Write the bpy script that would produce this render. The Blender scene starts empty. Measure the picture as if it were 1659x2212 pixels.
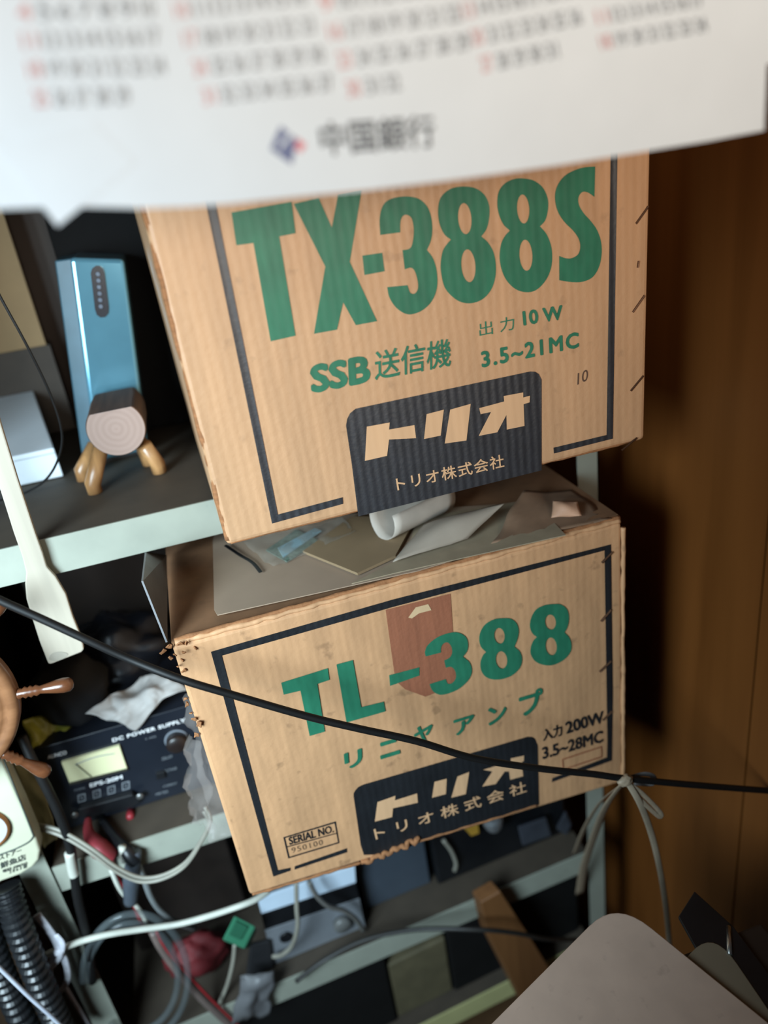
import bpy, bmesh, math, random
from mathutils import Vector, Matrix, noise as mnoise
sc = bpy.context.scene
COL = sc.collection
random.seed(7)

# ------------------------------------------------------------------ camera, light, exposure
F_PX = 1624.9                                     # focal length in pixels of the 1659x2212 frame
RIGHT = Vector((0.95061, -0.27942, -0.13513)); UP = Vector((0.23731, 0.37372, 0.89667)); FWD = Vector((0.20005, 0.88445, -0.42157))
cam_d = bpy.data.cameras.new('camera'); cam = bpy.data.objects.new('camera', cam_d); COL.objects.link(cam)
cam.matrix_world = Matrix(((RIGHT.x, UP.x, -FWD.x, 0), (RIGHT.y, UP.y, -FWD.y, 0), (RIGHT.z, UP.z, -FWD.z, 0), (0, 0, 0, 1)))
cam_d.sensor_width = 36; cam_d.lens = F_PX / 2212 * 36; cam_d.clip_start = 0.02; cam_d.clip_end = 50
cam_d.dof.use_dof = True; cam_d.dof.focus_distance = 0.74; cam_d.dof.aperture_fstop = 2.2
sc.camera = cam
w = bpy.data.worlds.new('world'); sc.world = w; w.use_nodes = True
bgn = w.node_tree.nodes['Background']; bgn.inputs[0].default_value = (0.80, 0.88, 1.0, 1); bgn.inputs[1].default_value = 0.012

def area(name, loc, target, sx, sy, power, col, spread=180):
    d = bpy.data.lights.new(name, 'AREA'); d.shape = 'RECTANGLE'; d.size = sx; d.size_y = sy; d.energy = power; d.color = col; d.spread = math.radians(spread)
    o = bpy.data.objects.new(name, d); COL.objects.link(o); o.location = loc
    o.rotation_euler = (Vector(target) - Vector(loc)).to_track_quat('-Z', 'Y').to_euler()
    return o
area('window_daylight', (-0.70, -0.04, -0.06), (-0.34, 0.70, -0.46), 0.5, 0.6, 10.6, (0.68, 0.88, 1.0), 84)
area('calendar_fill', (0.15, -1.0, 0.02), (0.26, 0.4, 0.38), 0.4, 0.4, 3.7, (1.0, 0.86, 0.72), 64)  # added fill light without a fixture, aimed up at the calendar
sc.view_settings.view_transform = 'Standard'; sc.view_settings.look = 'None'; sc.view_settings.exposure = 0.0; sc.view_settings.gamma = 1.0
sc.view_settings.use_curve_mapping = False

# ------------------------------------------------------------------ measuring: pixel ray to a point on a plane of the place
def ray(px, py): return RIGHT * ((px - 829.5) / F_PX) - UP * ((py - 1106) / F_PX) + FWD
def PY(px, py, Y): r = ray(px, py); return r * (Y / r.y)
def PZ(px, py, Z): r = ray(px, py); return r * (Z / r.z)
def PX(px, py, X): r = ray(px, py); return r * (X / r.x)
def V(*a): return Vector(a)

# ------------------------------------------------------------------ materials
MATS = {}
def srgb(r, g, b):
    f = lambda c: (c / 255 / 12.92) if c / 255 <= 0.04045 else ((c / 255 + 0.055) / 1.055) ** 2.4
    return (f(r), f(g), f(b), 1)
def mat(name, rgb, rough=0.6, metal=0.0, var=0.15, vscale=(30, 30, 30), bump=0.0, bscale=200.0, flute=0.0, alpha=1.0, trans=0.0, spec=0.5, coat=0.0, spots=0.0):
    if name in MATS: return MATS[name]
    m = bpy.data.materials.new(name); m.use_nodes = True; N = m.node_tree.nodes; L = m.node_tree.links
    b = N['Principled BSDF']; b.inputs['Roughness'].default_value = rough; b.inputs['Metallic'].default_value = metal
    b.inputs['Specular IOR Level'].default_value = spec; b.inputs['Coat Weight'].default_value = coat
    b.inputs['Alpha'].default_value = alpha; b.inputs['Transmission Weight'].default_value = trans
    tc = N.new('ShaderNodeTexCoord'); mp = N.new('ShaderNodeMapping'); mp.inputs['Scale'].default_value = vscale
    L.new(tc.outputs['Object'], mp.inputs[0])
    c = srgb(*rgb)
    nz = N.new('ShaderNodeTexNoise'); nz.inputs['Scale'].default_value = 1.0; nz.inputs['Detail'].default_value = 5; L.new(mp.outputs[0], nz.inputs[0])
    mx = N.new('ShaderNodeMix'); mx.data_type = 'RGBA'
    mx.inputs['A'].default_value = tuple(x * (1 - var) for x in c[:3]) + (1,); mx.inputs['B'].default_value = tuple(min(1, x * (1 + var)) for x in c[:3]) + (1,)
    rp = N.new('ShaderNodeMapRange'); rp.inputs[1].default_value = 0.3; rp.inputs[2].default_value = 0.7; L.new(nz.outputs[0], rp.inputs[0])
    L.new(rp.outputs[0], mx.inputs['Factor']); out = mx.outputs['Result']
    if spots:
        n2 = N.new('ShaderNodeTexNoise'); n2.inputs['Scale'].default_value = 55; n2.inputs['Detail'].default_value = 3; L.new(tc.outputs['Object'], n2.inputs[0])
        r2 = N.new('ShaderNodeMapRange'); r2.inputs[1].default_value = 0.64; r2.inputs[2].default_value = 0.74; r2.inputs[4].default_value = spots; L.new(n2.outputs[0], r2.inputs[0])
        m2 = N.new('ShaderNodeMix'); m2.data_type = 'RGBA'; m2.inputs['B'].default_value = tuple(x * 0.5 for x in c[:3]) + (1,)
        L.new(r2.outputs[0], m2.inputs['Factor']); L.new(out, m2.inputs['A']); out = m2.outputs['Result']
    L.new(out, b.inputs['Base Color'])
    h = None
    if bump:
        n3 = N.new('ShaderNodeTexNoise'); n3.inputs['Scale'].default_value = bscale; n3.inputs['Detail'].default_value = 4; L.new(tc.outputs['Object'], n3.inputs[0])
        bp = N.new('ShaderNodeBump'); bp.inputs['Strength'].default_value = bump; bp.inputs['Distance'].default_value = 0.002; L.new(n3.outputs[0], bp.inputs['Height']); h = bp
    if flute:
        wv = N.new('ShaderNodeTexWave'); wv.wave_type = 'BANDS'; wv.bands_direction = 'X'; wv.inputs['Scale'].default_value = 38; wv.inputs['Distortion'].default_value = 0.6
        L.new(tc.outputs['Object'], wv.inputs[0]); b2 = N.new('ShaderNodeBump'); b2.inputs['Strength'].default_value = flute; b2.inputs['Distance'].default_value = 0.0012
        L.new(wv.outputs['Fac'], b2.inputs['Height'])
        if h: L.new(h.outputs[0], b2.inputs['Normal'])
        h = b2
    if h: L.new(h.outputs[0], b.inputs['Normal'])
    MATS[name] = m; return m
KRAFT = mat('kraft_card', (198, 153, 114), 0.5, var=0.10, vscale=(60, 60, 6), bump=0.25, bscale=120, flute=0.12, spots=0.3)
KRAFT2 = mat('old_kraft_card', (196, 148, 107), 0.6, var=0.14, vscale=(45, 45, 9), bump=0.3, bscale=90, flute=0.08, spots=0.6)
KRAFTD = mat('kraft_edge', (150, 100, 62), 0.85, var=0.25, vscale=(40, 40, 300), bump=0.6, bscale=150)
GREEN = mat('green_ink', (40, 112, 84), 0.5, var=0.14, vscale=(90, 90, 40), flute=0.06)
BLACKINK = mat('black_ink', (32, 34, 40), 0.5, var=0.25, vscale=(120, 120, 60), bump=0.12, bscale=260, flute=0.25, spec=1.0)
BLACKINK2 = mat('matt_black_ink', (30, 31, 34), 0.5, var=0.2, bump=0.15, bscale=300, flute=0.15)
LOGO = mat('logo_kraft', (214, 168, 126), 0.7, var=0.08, vscale=(60, 60, 6), flute=0.06)
TAPE = mat('brown_paper_tape', (150, 92, 66), 0.6, var=0.12, vscale=(200, 200, 15), bump=0.2)
STEEL = mat('cream_green_steel', (152, 155, 142), 0.45, var=0.05, bump=0.05, spots=0.2)
SHELFTOP = mat('dusty_shelf_top', (66, 57, 47), 0.7, var=0.12)
WOODP = None
PAPERW = mat('white_paper', (214, 224, 232), 0.7, var=0.02)
BLACKP = mat('black_plastic', (18, 19, 22), 0.4, var=0.2)
BLACKR = mat('black_rubber', (18, 17, 17), 0.55, var=0.2, spec=0.35)
DARKC = mat('dark_cloth', (20, 20, 23), 0.8, var=0.3, bump=0.4, bscale=60)
GREYCABLE = mat('grey_cable', (140, 136, 124), 0.5)
WHITEC = mat('white_cable', (190, 190, 178), 0.45)
CREAM = mat('cream_plastic', (186, 184, 160), 0.4, var=0.03)
WHITETXT = mat('white_print', (225, 225, 225), 0.5, var=0.02)
GREYTXT = mat('grey_print', (120, 125, 130), 0.5, var=0.05)

def wood_mat(name, c1, c2, rough, scale, axis='Z'):
    m = bpy.data.materials.new(name); m.use_nodes = True; N = m.node_tree.nodes; L = m.node_tree.links; b = N['Principled BSDF']
    b.inputs['Roughness'].default_value = rough
    tc = N.new('ShaderNodeTexCoord'); mp = N.new('ShaderNodeMapping'); s = [scale, scale, scale]; s['XYZ'.index(axis)] = scale / 14; mp.inputs['Scale'].default_value = s
    L.new(tc.outputs['Object'], mp.inputs[0]); nz = N.new('ShaderNodeTexNoise'); nz.inputs['Scale'].default_value = 1; nz.inputs['Detail'].default_value = 6; nz.inputs['Distortion'].default_value = 0.4
    L.new(mp.outputs[0], nz.inputs[0]); rp = N.new('ShaderNodeValToRGB'); rp.color_ramp.elements[0].position = 0.3; rp.color_ramp.elements[1].position = 0.72
    rp.color_ramp.elements[0].color = srgb(*c1); rp.color_ramp.elements[1].color = srgb(*c2); L.new(nz.outputs[0], rp.inputs[0]); L.new(rp.outputs[0], b.inputs['Base Color'])
    MATS[name] = m; return m
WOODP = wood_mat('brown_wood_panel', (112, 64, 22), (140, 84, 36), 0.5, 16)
WHEELW = wood_mat('wheel_wood', (112, 74, 48), (142, 98, 66), 0.35, 60, 'X')
WHEELD = wood_mat('wheel_dark_wood', (74, 42, 26), (112, 68, 42), 0.25, 60, 'X')
BARK = wood_mat('bark', (62, 44, 36), (98, 74, 60), 0.8, 80, 'Y')
SPAT = wood_mat('pale_wood', (162, 152, 136), (184, 172, 154), 0.55, 40)
TANP = mat('tan_board', (158, 132, 94), 0.7, var=0.05)

# ------------------------------------------------------------------ mesh building
class MB:
    def __init__(s): s.v = []; s.f = []; s.m = []
    def add(s, vs, fs, mi=0):
        o = len(s.v); s.v += [Vector(v) for v in vs]; s.f += [tuple(i + o for i in f) for f in fs]; s.m += [mi] * len(fs); return s
    def hexa(s, c, mi=0):          # eight corners: front bl br tr tl, back bl br tr tl
        return s.add(c, [(0, 1, 2, 3), (5, 4, 7, 6), (4, 0, 3, 7), (1, 5, 6, 2), (3, 2, 6, 7), (4, 5, 1, 0)], mi)
    def box(s, x0, x1, y0, y1, z0, z1, mi=0):
        return s.hexa([(x0, y0, z0), (x1, y0, z0), (x1, y0, z1), (x0, y0, z1), (x0, y1, z0), (x1, y1, z0), (x1, y1, z1), (x0, y1, z1)], mi)
    def prism(s, pts, off, mi=0):
        n = len(pts); off = Vector(off); a = [Vector(p) for p in pts]; b = [p + off for p in a]
        return s.add(a + b, [tuple(range(n)), tuple(range(2 * n - 1, n - 1, -1))] + [(i, i + n, (i + 1) % n + n, (i + 1) % n) for i in range(n)], mi)
    def tube(s, pts, r, seg=10, sub=6, mi=0, smooth=True, flat=None):
        P = [Vector(p) for p in pts]
        R = list(r) if isinstance(r, (list, tuple)) else [r] * len(P)
        if smooth and len(P) > 2:
            Q = []; RR = []
            for i in range(len(P) - 1):
                p0 = P[max(i - 1, 0)]; p1 = P[i]; p2 = P[i + 1]; p3 = P[min(i + 2, len(P) - 1)]
                for k in range(sub):
                    t = k / sub
                    Q.append(0.5 * ((2 * p1) + (p2 - p0) * t + (2 * p0 - 5 * p1 + 4 * p2 - p3) * t * t + (3 * p1 - p0 - 3 * p2 + p3) * t ** 3)); RR.append(R[i] * (1 - t) + R[i + 1] * t)
            Q.append(P[-1]); RR.append(R[-1]); P = Q; R = RR
        vs = []; fs = []; up = None
        for i, p in enumerate(P):
            t = (P[min(i + 1, len(P) - 1)] - P[max(i - 1, 0)]).normalized()
            if up is None: up = t.orthogonal().normalized() if flat is None else Vector(flat)
            up = (up - t * up.dot(t)).normalized(); sd = t.cross(up)
            for k in range(seg):
                a = 2 * math.pi * k / seg
                vs.append(p + (up * math.cos(a) * (0.22 if flat is not None else 1) + sd * math.sin(a)) * R[i])
        for i in range(len(P) - 1):
            for k in range(seg):
                fs.append((i * seg + k, i * seg + (k + 1) % seg, (i + 1) * seg + (k + 1) % seg, (i + 1) * seg + k))
        fs.append(tuple(range(seg - 1, -1, -1))); fs.append(tuple((len(P) - 1) * seg + k for k in range(seg)))
        return s.add(vs, fs, mi)
    def lathe(s, c, axis, prof, seg=32, mi=0):      # prof: list of (radius, height along axis)
        c = Vector(c); ax = Vector(axis).normalized(); u = ax.orthogonal().normalized(); v = ax.cross(u); vs = []; fs = []
        for (r, h) in prof:
            for k in range(seg):
                a = 2 * math.pi * k / seg; vs.append(c + ax * h + (u * math.cos(a) + v * math.sin(a)) * max(r, 1e-5))
        n = len(prof)
        for i in range(n - 1):
            for k in range(seg): fs.append((i * seg + k, i * seg + (k + 1) % seg, (i + 1) * seg + (k + 1) % seg, (i + 1) * seg + k))
        fs.append(tuple(range(seg - 1, -1, -1))); fs.append(tuple((n - 1) * seg + k for k in range(seg)))
        return s.add(vs, fs, mi)
    def patch(s, c, nu=16, nv=16, amp=0.0, freq=30, seed=0, bulge=0.0, mi=0, thick=0.0):   # four corners bl br tr tl -> wrinkled sheet
        c = [Vector(x) for x in c]; n = (c[1] - c[0]).cross(c[3] - c[0]).normalized(); vs = []; fs = []
        for j in range(nv + 1):
            for i in range(nu + 1):
                u = i / nu; v = j / nv
                p = (c[0] * (1 - u) + c[1] * u) * (1 - v) + (c[3] * (1 - u) + c[2] * u) * v
                q = p * freq + Vector((seed * 7.1, 0, 0))
                d = amp * (mnoise.noise(q) + 0.5 * abs(mnoise.noise(q * 2.3))) + bulge * math.sin(math.pi * u) * math.sin(math.pi * v)
                e = Vector((mnoise.noise(q + Vector((9, 0, 0))), 0, mnoise.noise(q + Vector((0, 9, 0))))) * amp * 0.8
                vs.append(p + n * d + e)
        for j in range(nv):
            for i in range(nu): a = j * (nu + 1) + i; fs.append((a, a + 1, a + nu + 2, a + nu + 1))
        return s.add(vs, fs, mi)
    def blob(s, c, r, amp=0.2, freq=3.0, seed=0, mi=0, nu=28, nv=18, rot=0.0):
        c = Vector(c); vs = []; fs = []; M = Matrix.Rotation(rot, 3, 'Y')
        for j in range(nv + 1):
            th = math.pi * j / nv
            for i in range(nu):
                ph = 2 * math.pi * i / nu; d = Vector((math.sin(th) * math.cos(ph), math.sin(th) * math.sin(ph), math.cos(th)))
                k = 1 + amp * (mnoise.noise(d * freq + Vector((seed * 3.7, seed, 0))) + 0.6 * abs(mnoise.noise(d * freq * 2.2 + Vector((0, seed * 2.1, 0)))))
                vs.append(c + M @ Vector((d.x * r[0], d.y * r[1], d.z * r[2])) * k)
        for j in range(nv):
            for i in range(nu): fs.append((j * nu + i, j * nu + (i + 1) % nu, (j + 1) * nu + (i + 1) % nu, (j + 1) * nu + i))
        return s.add(vs, fs, mi)
    def build(s, name, mats, parent=None, smooth=False, bevel=0.0, bseg=2, solid=0.0, subd=0, origin=None, weld=False):
        if not isinstance(mats, (list, tuple)): mats = [mats]
        if parent is not None: o = parent.matrix_world_loc
        elif origin is not None: o = Vector(origin)
        else:
            xs = [v.x for v in s.v]; ys = [v.y for v in s.v]; zs = [v.z for v in s.v]
            o = Vector(((min(xs) + max(xs)) / 2, (min(ys) + max(ys)) / 2, min(zs)))
        me = bpy.data.meshes.new(name); me.from_pydata([v - o for v in s.v], [], s.f)
        for m in mats: me.materials.append(m)
        for p, mi in zip(me.polygons, s.m): p.material_index = mi; p.use_smooth = smooth
        bm = bmesh.new(); bm.from_mesh(me)
        if weld: bmesh.ops.remove_doubles(bm, verts=bm.verts, dist=1e-5)
        bmesh.ops.recalc_face_normals(bm, faces=bm.faces)
        if bevel: bmesh.ops.bevel(bm, geom=list(bm.edges), offset=bevel, segments=bseg, profile=0.5, affect='EDGES', clamp_overlap=True)
        bm.to_mesh(me); bm.free()
        ob = bpy.data.objects.new(name, me); COL.objects.link(ob)
        if parent is not None: ob.parent = parent.o if isinstance(parent, T) else parent
        else: ob.location = o
        if solid: md = ob.modifiers.new('thickness', 'SOLIDIFY'); md.thickness = solid; md.offset = 0
        if subd: md = ob.modifiers.new('smooth', 'SUBSURF'); md.levels = subd; md.render_levels = subd
        return ob
def on_shelf(x0, x1, y0, y1, Z, h):      # a box standing on a board, following its slope
    mb = MB(); mb.box(x0, x1, y0, y1, 0, h)
    for v in mb.v: v.z += shelf_z(Z, v.x)
    return mb
def above(mb, Z):              # keep a piece on top of its board
    for v in mb.v: v.z = max(v.z, shelf_z(Z, v.x) + 0.0008)
    return mb
class T:                        # a thing: an Empty at its base
    def __init__(s, name, label, cat, loc, group=None):
        s.o = bpy.data.objects.new(name, None); s.o.empty_display_size = 0.03; COL.objects.link(s.o); s.o.location = loc; s.matrix_world_loc = Vector(loc)
        s.o['label'] = label; s.o['category'] = cat
        if group: s.o['group'] = group
class Sub:                      # wraps a mesh part so that sub-parts can be built under it (its origin is its thing's origin)
    def __init__(s, ob, thing): s.o = ob; s.matrix_world_loc = thing.matrix_world_loc
def sub(mb, name, m, ob, thing, **k):
    r = mb.build(name, m, thing, **k); r.parent = ob; return r
def tag(o, label, cat, group=None):
    o['label'] = label; o['category'] = cat
    if group: o['group'] = group
    return o
def struct(o): o['kind'] = 'structure'; return o
def lab(o, label): o['label'] = label; return o

def fill2d(polys):              # even-odd fill of closed outlines given in 2D -> verts, faces
    cu = bpy.data.curves.new('outline', 'CURVE'); cu.dimensions = '2D'; cu.fill_mode = 'BOTH'
    for p in polys:
        p = [q for i, q in enumerate(p) if math.hypot(q[0] - p[i - 1][0], q[1] - p[i - 1][1]) > 1e-5]
        sp = cu.splines.new('POLY'); sp.points.add(len(p) - 1); sp.use_cyclic_u = True
        for q, (x, y) in zip(sp.points, p): q.co = (x * 100, y * 100, 0, 1)
    return flatten_curve(cu, 0.01)
def flatten_curve(cu, k=1.0):
    ob = bpy.data.objects.new('outline', cu); COL.objects.link(ob); bpy.context.view_layer.update()
    me = bpy.data.meshes.new_from_object(ob.evaluated_get(bpy.context.evaluated_depsgraph_get()))
    vs = [(v.co.x * k, v.co.y * k) for v in me.vertices]; fs = [tuple(p.vertices) for p in me.polygons]
    bpy.data.objects.remove(ob); bpy.data.curves.remove(cu); bpy.data.meshes.remove(me)
    return vs, fs
def smooth_loop(p, sub=5):      # a doubled point is a sharp corner
    n = len(p); out = []
    for i in range(n):
        a, b, c, d = p[i - 1], p[i], p[(i + 1) % n], p[(i + 2) % n]
        if b == c: continue
        if a == b: a = (2 * b[0] - c[0], 2 * b[1] - c[1])
        if d == c: d = (2 * c[0] - b[0], 2 * c[1] - b[1])
        for k in range(sub):
            t = k / sub
            out.append(tuple(0.5 * (2 * b[j] + (c[j] - a[j]) * t + (2 * a[j] - 5 * b[j] + 4 * c[j] - d[j]) * t * t + (3 * b[j] - a[j] - 3 * c[j] + d[j]) * t ** 3) for j in (0, 1)))
    return out
def inked(pix_polys, Y, mb=None):    # outlines traced in the photo -> flat print on the plane y = Y
    mb = mb or MB(); polys = []
    for p in pix_polys: polys.append([(PY(x, y, Y).x, PY(x, y, Y).z) for x, y in p])
    vs, fs = fill2d(polys)
    return mb.add([(x, Y, z) for x, z in vs], fs)
def text(body, bl, br, tl, Y, bold=0.0, mb=None, space=1.0, pt=None):
    mb = mb or MB(); cu = bpy.data.curves.new('line', 'FONT'); cu.body = body; cu.space_character = space; cu.resolution_u = 3
    vs, fs = flatten_curve(cu)
    if not vs: return mb
    x0 = min(v[0] for v in vs); x1 = max(v[0] for v in vs); y0 = min(v[1] for v in vs); y1 = max(v[1] for v in vs)
    g = pt or (lambda x, y: PY(x, y, Y)); A = g(*bl); B = g(*br); C = g(*tl)
    x0 -= bold; x1 += bold; y0 -= bold; y1 += bold          # heavy strokes: the outline printed again a little off, all round
    for lay, (dx, dy) in enumerate([(0, 0)] if bold < 0.011 else [(a * bold * k, b * bold * k) for a, b, k in [(0, 0, 1), (1, 0, 1), (-1, 0, 1), (0, 1, 1), (0, -1, 1), (1, 1, .7), (-1, 1, .7), (1, -1, .7), (-1, -1, .7)]]):
        mb.add([A + V(0, -2.5e-5 * lay, 0) + (B - A) * ((x + dx - x0) / (x1 - x0)) + (C - A) * ((y + dy - y0) / (y1 - y0)) for x, y in vs], fs)
    return mb
def ell(cx, cy, rx, ry, tilt=0.0, n=28):
    return [(cx + rx * math.cos(a) * math.cos(tilt) - ry * math.sin(a) * math.sin(tilt), cy + rx * math.cos(a) * math.sin(tilt) + ry * math.sin(a) * math.cos(tilt)) for a in [2 * math.pi * k / n for k in range(n)]]
def sc_pts(pts, ox, oy, s): return [(ox + x / s, oy + y / s) for x, y in pts]
def pxs(pts, Y): return [PY(x, y, Y) for x, y in pts]
def lin(pts): return [PY(x, y, Y) for x, y, Y in pts]

Z1, Z2, Z3, Z4 = -0.315, -0.7575, -1.084, -1.32
FLOOR = -1.6
def shelf_z(Z, x):             # the two lowest boards have slipped down on their left side
    return Z + {Z3: 0.075 * (x - 0.43) + 0.004, Z4: 0.15 * (x - 0.43) + 0.016}.get(Z, 0.0)
# ------------------------------------------------------------------ the room
struct(MB().box(-2.6, 0.62, -2.6, 1.35, FLOOR - 0.05, FLOOR).build('floor', mat('floor_boards', (96, 70, 46), 0.5)))
struct(MB().box(-2.6, 0.62, -2.6, 1.35, 1.25, 1.30).build('ceiling', mat('ceiling_board', (150, 140, 124), 0.8)))
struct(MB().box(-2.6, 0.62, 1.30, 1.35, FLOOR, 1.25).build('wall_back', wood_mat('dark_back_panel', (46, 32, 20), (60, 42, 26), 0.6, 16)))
wr = MB()
for y0, y1 in [(-0.62, -0.011), (-0.009, 0.592), (0.596, 1.30)]: wr.box(0.55, 0.60, y0, y1, FLOOR, 1.25)
wr.box(0.556, 0.60, -0.62, 1.30, FLOOR, 1.25)
struct(wr.build('wall_right', WOODP))
struct(MB().box(-0.50, -0.40, 0.83, 1.30, FLOOR, 1.25).build('light_block_left', MATS['dark_back_panel']))  # added dark slab that keeps side light out of the rack

# ------------------------------------------------------------------ steel rack
rk = T('steel_rack', 'pale grey green steel shelving rack with slotted corner posts, standing against the wood panel wall', 'shelving rack', (0.06, 1.0, FLOOR))
def angle_post(x0, x1, y, sgn):
    mb = MB(); t = 0.002
    mb.box(x0, x1, y, y + t, FLOOR, 0.45)
    xs = x0 if sgn < 0 else x1 - t
    mb.box(xs, xs + t, y, y + 0.03, FLOOR, 0.45)
    return mb.build('post', STEEL, rk)
angle_post(-0.358, -0.3215, 0.797, -1); angle_post(0.438, 0.468, 0.797, 1)
angle_post(-0.358, -0.3215, 1.252, -1); angle_post(0.438, 0.468, 1.252, 1)
for z in (Z1, Z2, Z3, Z4):
    mb = MB(); mb.box(-0.32, 0.437, 0.803, 1.25, z - 0.003, z - 0.001, 1); mb.box(-0.32, 0.437, 0.80, 0.8025, z - 0.043, z - 0.0005, 0)
    mb.box(-0.32, 0.437, 0.8025, 0.812, z - 0.043, z - 0.041, 0); mb.box(-0.32, 0.437, 1.247, 1.25, z - 0.043, z, 0)
    for v in mb.v: v.z += shelf_z(z, v.x) - z
    mb.build('shelf', [STEEL if z > Z4 else mat('cream_paint', (190, 186, 132), 0.5, var=0.05), SHELFTOP], rk)

# ------------------------------------------------------------------ upper carton
YB = 0.65; E1 = YB - 0.0006; E2 = YB - 0.0011; E3 = YB - 0.0015
ub = T('cardboard_box', 'upper cardboard carton with tall condensed green lettering and staples down its right edge', 'box', (0.21, 0.8, -0.304))
def carton(c, thing, m, bev, nx=24, nz=16, wob=0.0015, seed=1):
    mb = MB(); mb.hexa(c); ob = mb.build('carton_body', m, thing, smooth=False, bevel=bev, bseg=3)
    return ob
XL, XR = -0.0065, 0.4365
carton([V(XL, YB, -0.305), V(XR, YB, -0.302), V(XR + 0.004, YB, 0.04), V(XL, YB, 0.04), V(-0.016, 1.05, -0.304), V(0.425, 1.05, -0.304), V(0.425, 1.05, 0.04), V(-0.020, 1.05, 0.04)], ub, KRAFT, 0.005)
# worn board edge down the left corner and along the bottom
def ragged(a, b, w, n, seed, amp, off):
    rnd = random.Random(seed); mb = MB(); a = Vector(a); b = Vector(b); pts = [a.lerp(b, i / n) + Vector(off) * rnd.uniform(0, 1) * amp for i in range(n + 1)]
    mb.tube(pts, [w * rnd.uniform(0.7, 1.1) for _ in pts], seg=8, sub=2); return mb
ragged((XL + 0.0035, YB + 0.004, -0.300), (XL + 0.0035, YB + 0.004, 0.035), 0.0036, 30, 3, 0.0012, (-1, 0, 0)).build('worn_edge', KRAFTD, ub, smooth=True)
ragged((XL + 0.004, YB + 0.003, -0.3025), (XR - 0.01, YB + 0.003, -0.2995), 0.0026, 40, 4, 0.0008, (0, 0, -1)).build('worn_edge', KRAFTD, ub, smooth=True)
def ink(pp, E, thing, name, m): return inked(pp, E).build(name, m, thing)
ink([[(412, 280), (434, 280), (600.2, 1111.6), (740.2, 1074.2), (741, 1088.4), (587.6, 1131.1)]], E1, ub, 'printed_frame', BLACKINK)
ink([[(1321.5, 230), (1335.5, 230), (1333.7, 356), (1323.9, 947.6), (1196.6, 979.7), (1195.8, 967.2), (1310.6, 939.7), (1319.2, 357.8)]], E1, ub, 'printed_frame', BLACKINK)
ink([[(500, 459), (630, 436), (638.5, 503.8), (603.1, 510.7), (638.5, 725.1), (584.8, 737.3), (547.4, 524.9), (510.7, 529.8)]], E1, ub, 'printed_letter', GREEN)
ink([[(634.4, 440.3), (688.5, 428), (717, 491.6), (730.4, 421), (781, 412), (755.7, 565.6), (814.6, 693.8), (768.7, 702.3), (741.4, 653.1), (728, 712.1), (678.4, 721), (702.8, 575.8)]], E1, ub, 'printed_letter', GREEN)
ink([[(782.9, 552.2), (825.6, 546.1), (830.9, 586), (787.4, 594.1)]], E1, ub, 'printed_letter', GREEN)
B_ = lambda p: sc_pts(p, 800, 350, 2.552)
three = [(55, 402), (55, 402), (165, 388), (165, 388), (166, 330), (180, 297), (205, 292), (230, 315), (240, 380), (232, 450), (215, 478), (178, 486), (178, 486), (190, 591), (190, 591), (225, 583), (247, 605), (262, 660), (262, 700), (245, 725), (220, 720), (205, 679), (205, 679), (93, 690), (93, 690), (105, 745), (140, 800), (190, 835), (235, 838), (290, 815), (340, 765), (368, 690), (366, 600), (345, 530), (312, 485), (312, 485), (335, 430), (342, 370), (335, 300), (310, 240), (260, 200), (185, 190), (110, 205), (70, 240), (52, 310)]
ink([smooth_loop(B_(three))], E1, ub, 'printed_letter', GREEN)
e1 = [(515, 135), (580, 145), (630, 182), (655, 240), (655, 310), (640, 370), (612, 410), (612, 410), (650, 445), (680, 500), (692, 570), (688, 640), (665, 705), (620, 755), (560, 778), (500, 772), (450, 740), (410, 690), (392, 620), (388, 560), (400, 490), (425, 450), (445, 428), (445, 428), (410, 400), (385, 350), (374, 290), (378, 225), (400, 180), (450, 145)]
ink([smooth_loop(B_(e1)), B_(ell(521, 312, 37, 86, -0.08)), B_(ell(541, 572, 39, 91, -0.08))], E1, ub, 'printed_letter', GREEN)
e2 = [(835, 90), (900, 102), (950, 140), (978, 200), (980, 260), (965, 320), (935, 355), (935, 355), (970, 395), (995, 455), (1003, 520), (995, 590), (965, 655), (915, 705), (860, 718), (800, 700), (750, 650), (722, 585), (713, 520), (722, 450), (745, 405), (770, 378), (770, 378), (735, 345), (710, 290), (700, 230), (708, 165), (740, 120), (785, 96)]
ink([smooth_loop(B_(e2)), B_(ell(843, 259, 34, 80, -0.06)), B_(ell(858, 514, 36, 86, -0.06))], E1, ub, 'printed_letter', GREEN)
es = [(1240, 25), (1240, 25), (1236, 192), (1236, 192), (1200, 168), (1168, 166), (1148, 195), (1150, 235), (1175, 280), (1215, 325), (1250, 375), (1272, 440), (1275, 510), (1260, 580), (1225, 635), (1170, 660), (1110, 662), (1042, 652), (1042, 652), (1042, 518), (1042, 518), (1075, 530), (1110, 530), (1145, 510), (1158, 470), (1150, 425), (1120, 380), (1075, 335), (1040, 285), (1022, 230), (1020, 170), (1040, 115), (1080, 70), (1140, 40), (1190, 28)]
ink([smooth_loop(B_(es))], E1, ub, 'printed_letter', GREEN)
mb = text('SSB', (672.3, 851.2), (801.2, 826), (668.2, 789), E1, 0.045); text('送信機', (809.8, 822.2), (974.4, 790.8), (807.8, 759.5), E1, 0.012, mb)
mb.build('printed_line', GREEN, ub)
text('出 力', (1036, 728), (1112, 712), (1034, 697), E1, 0.01).build('printed_line', GREEN, ub)
text('10 W', (1131, 704), (1217, 690), (1128, 672), E1, 0.036).build('printed_line', GREEN, ub)
text('3.5~21MC', (1041, 795), (1251, 751), (1038, 759.5), E1, 0.034, space=1.2).build('printed_line', GREEN, ub)
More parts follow.
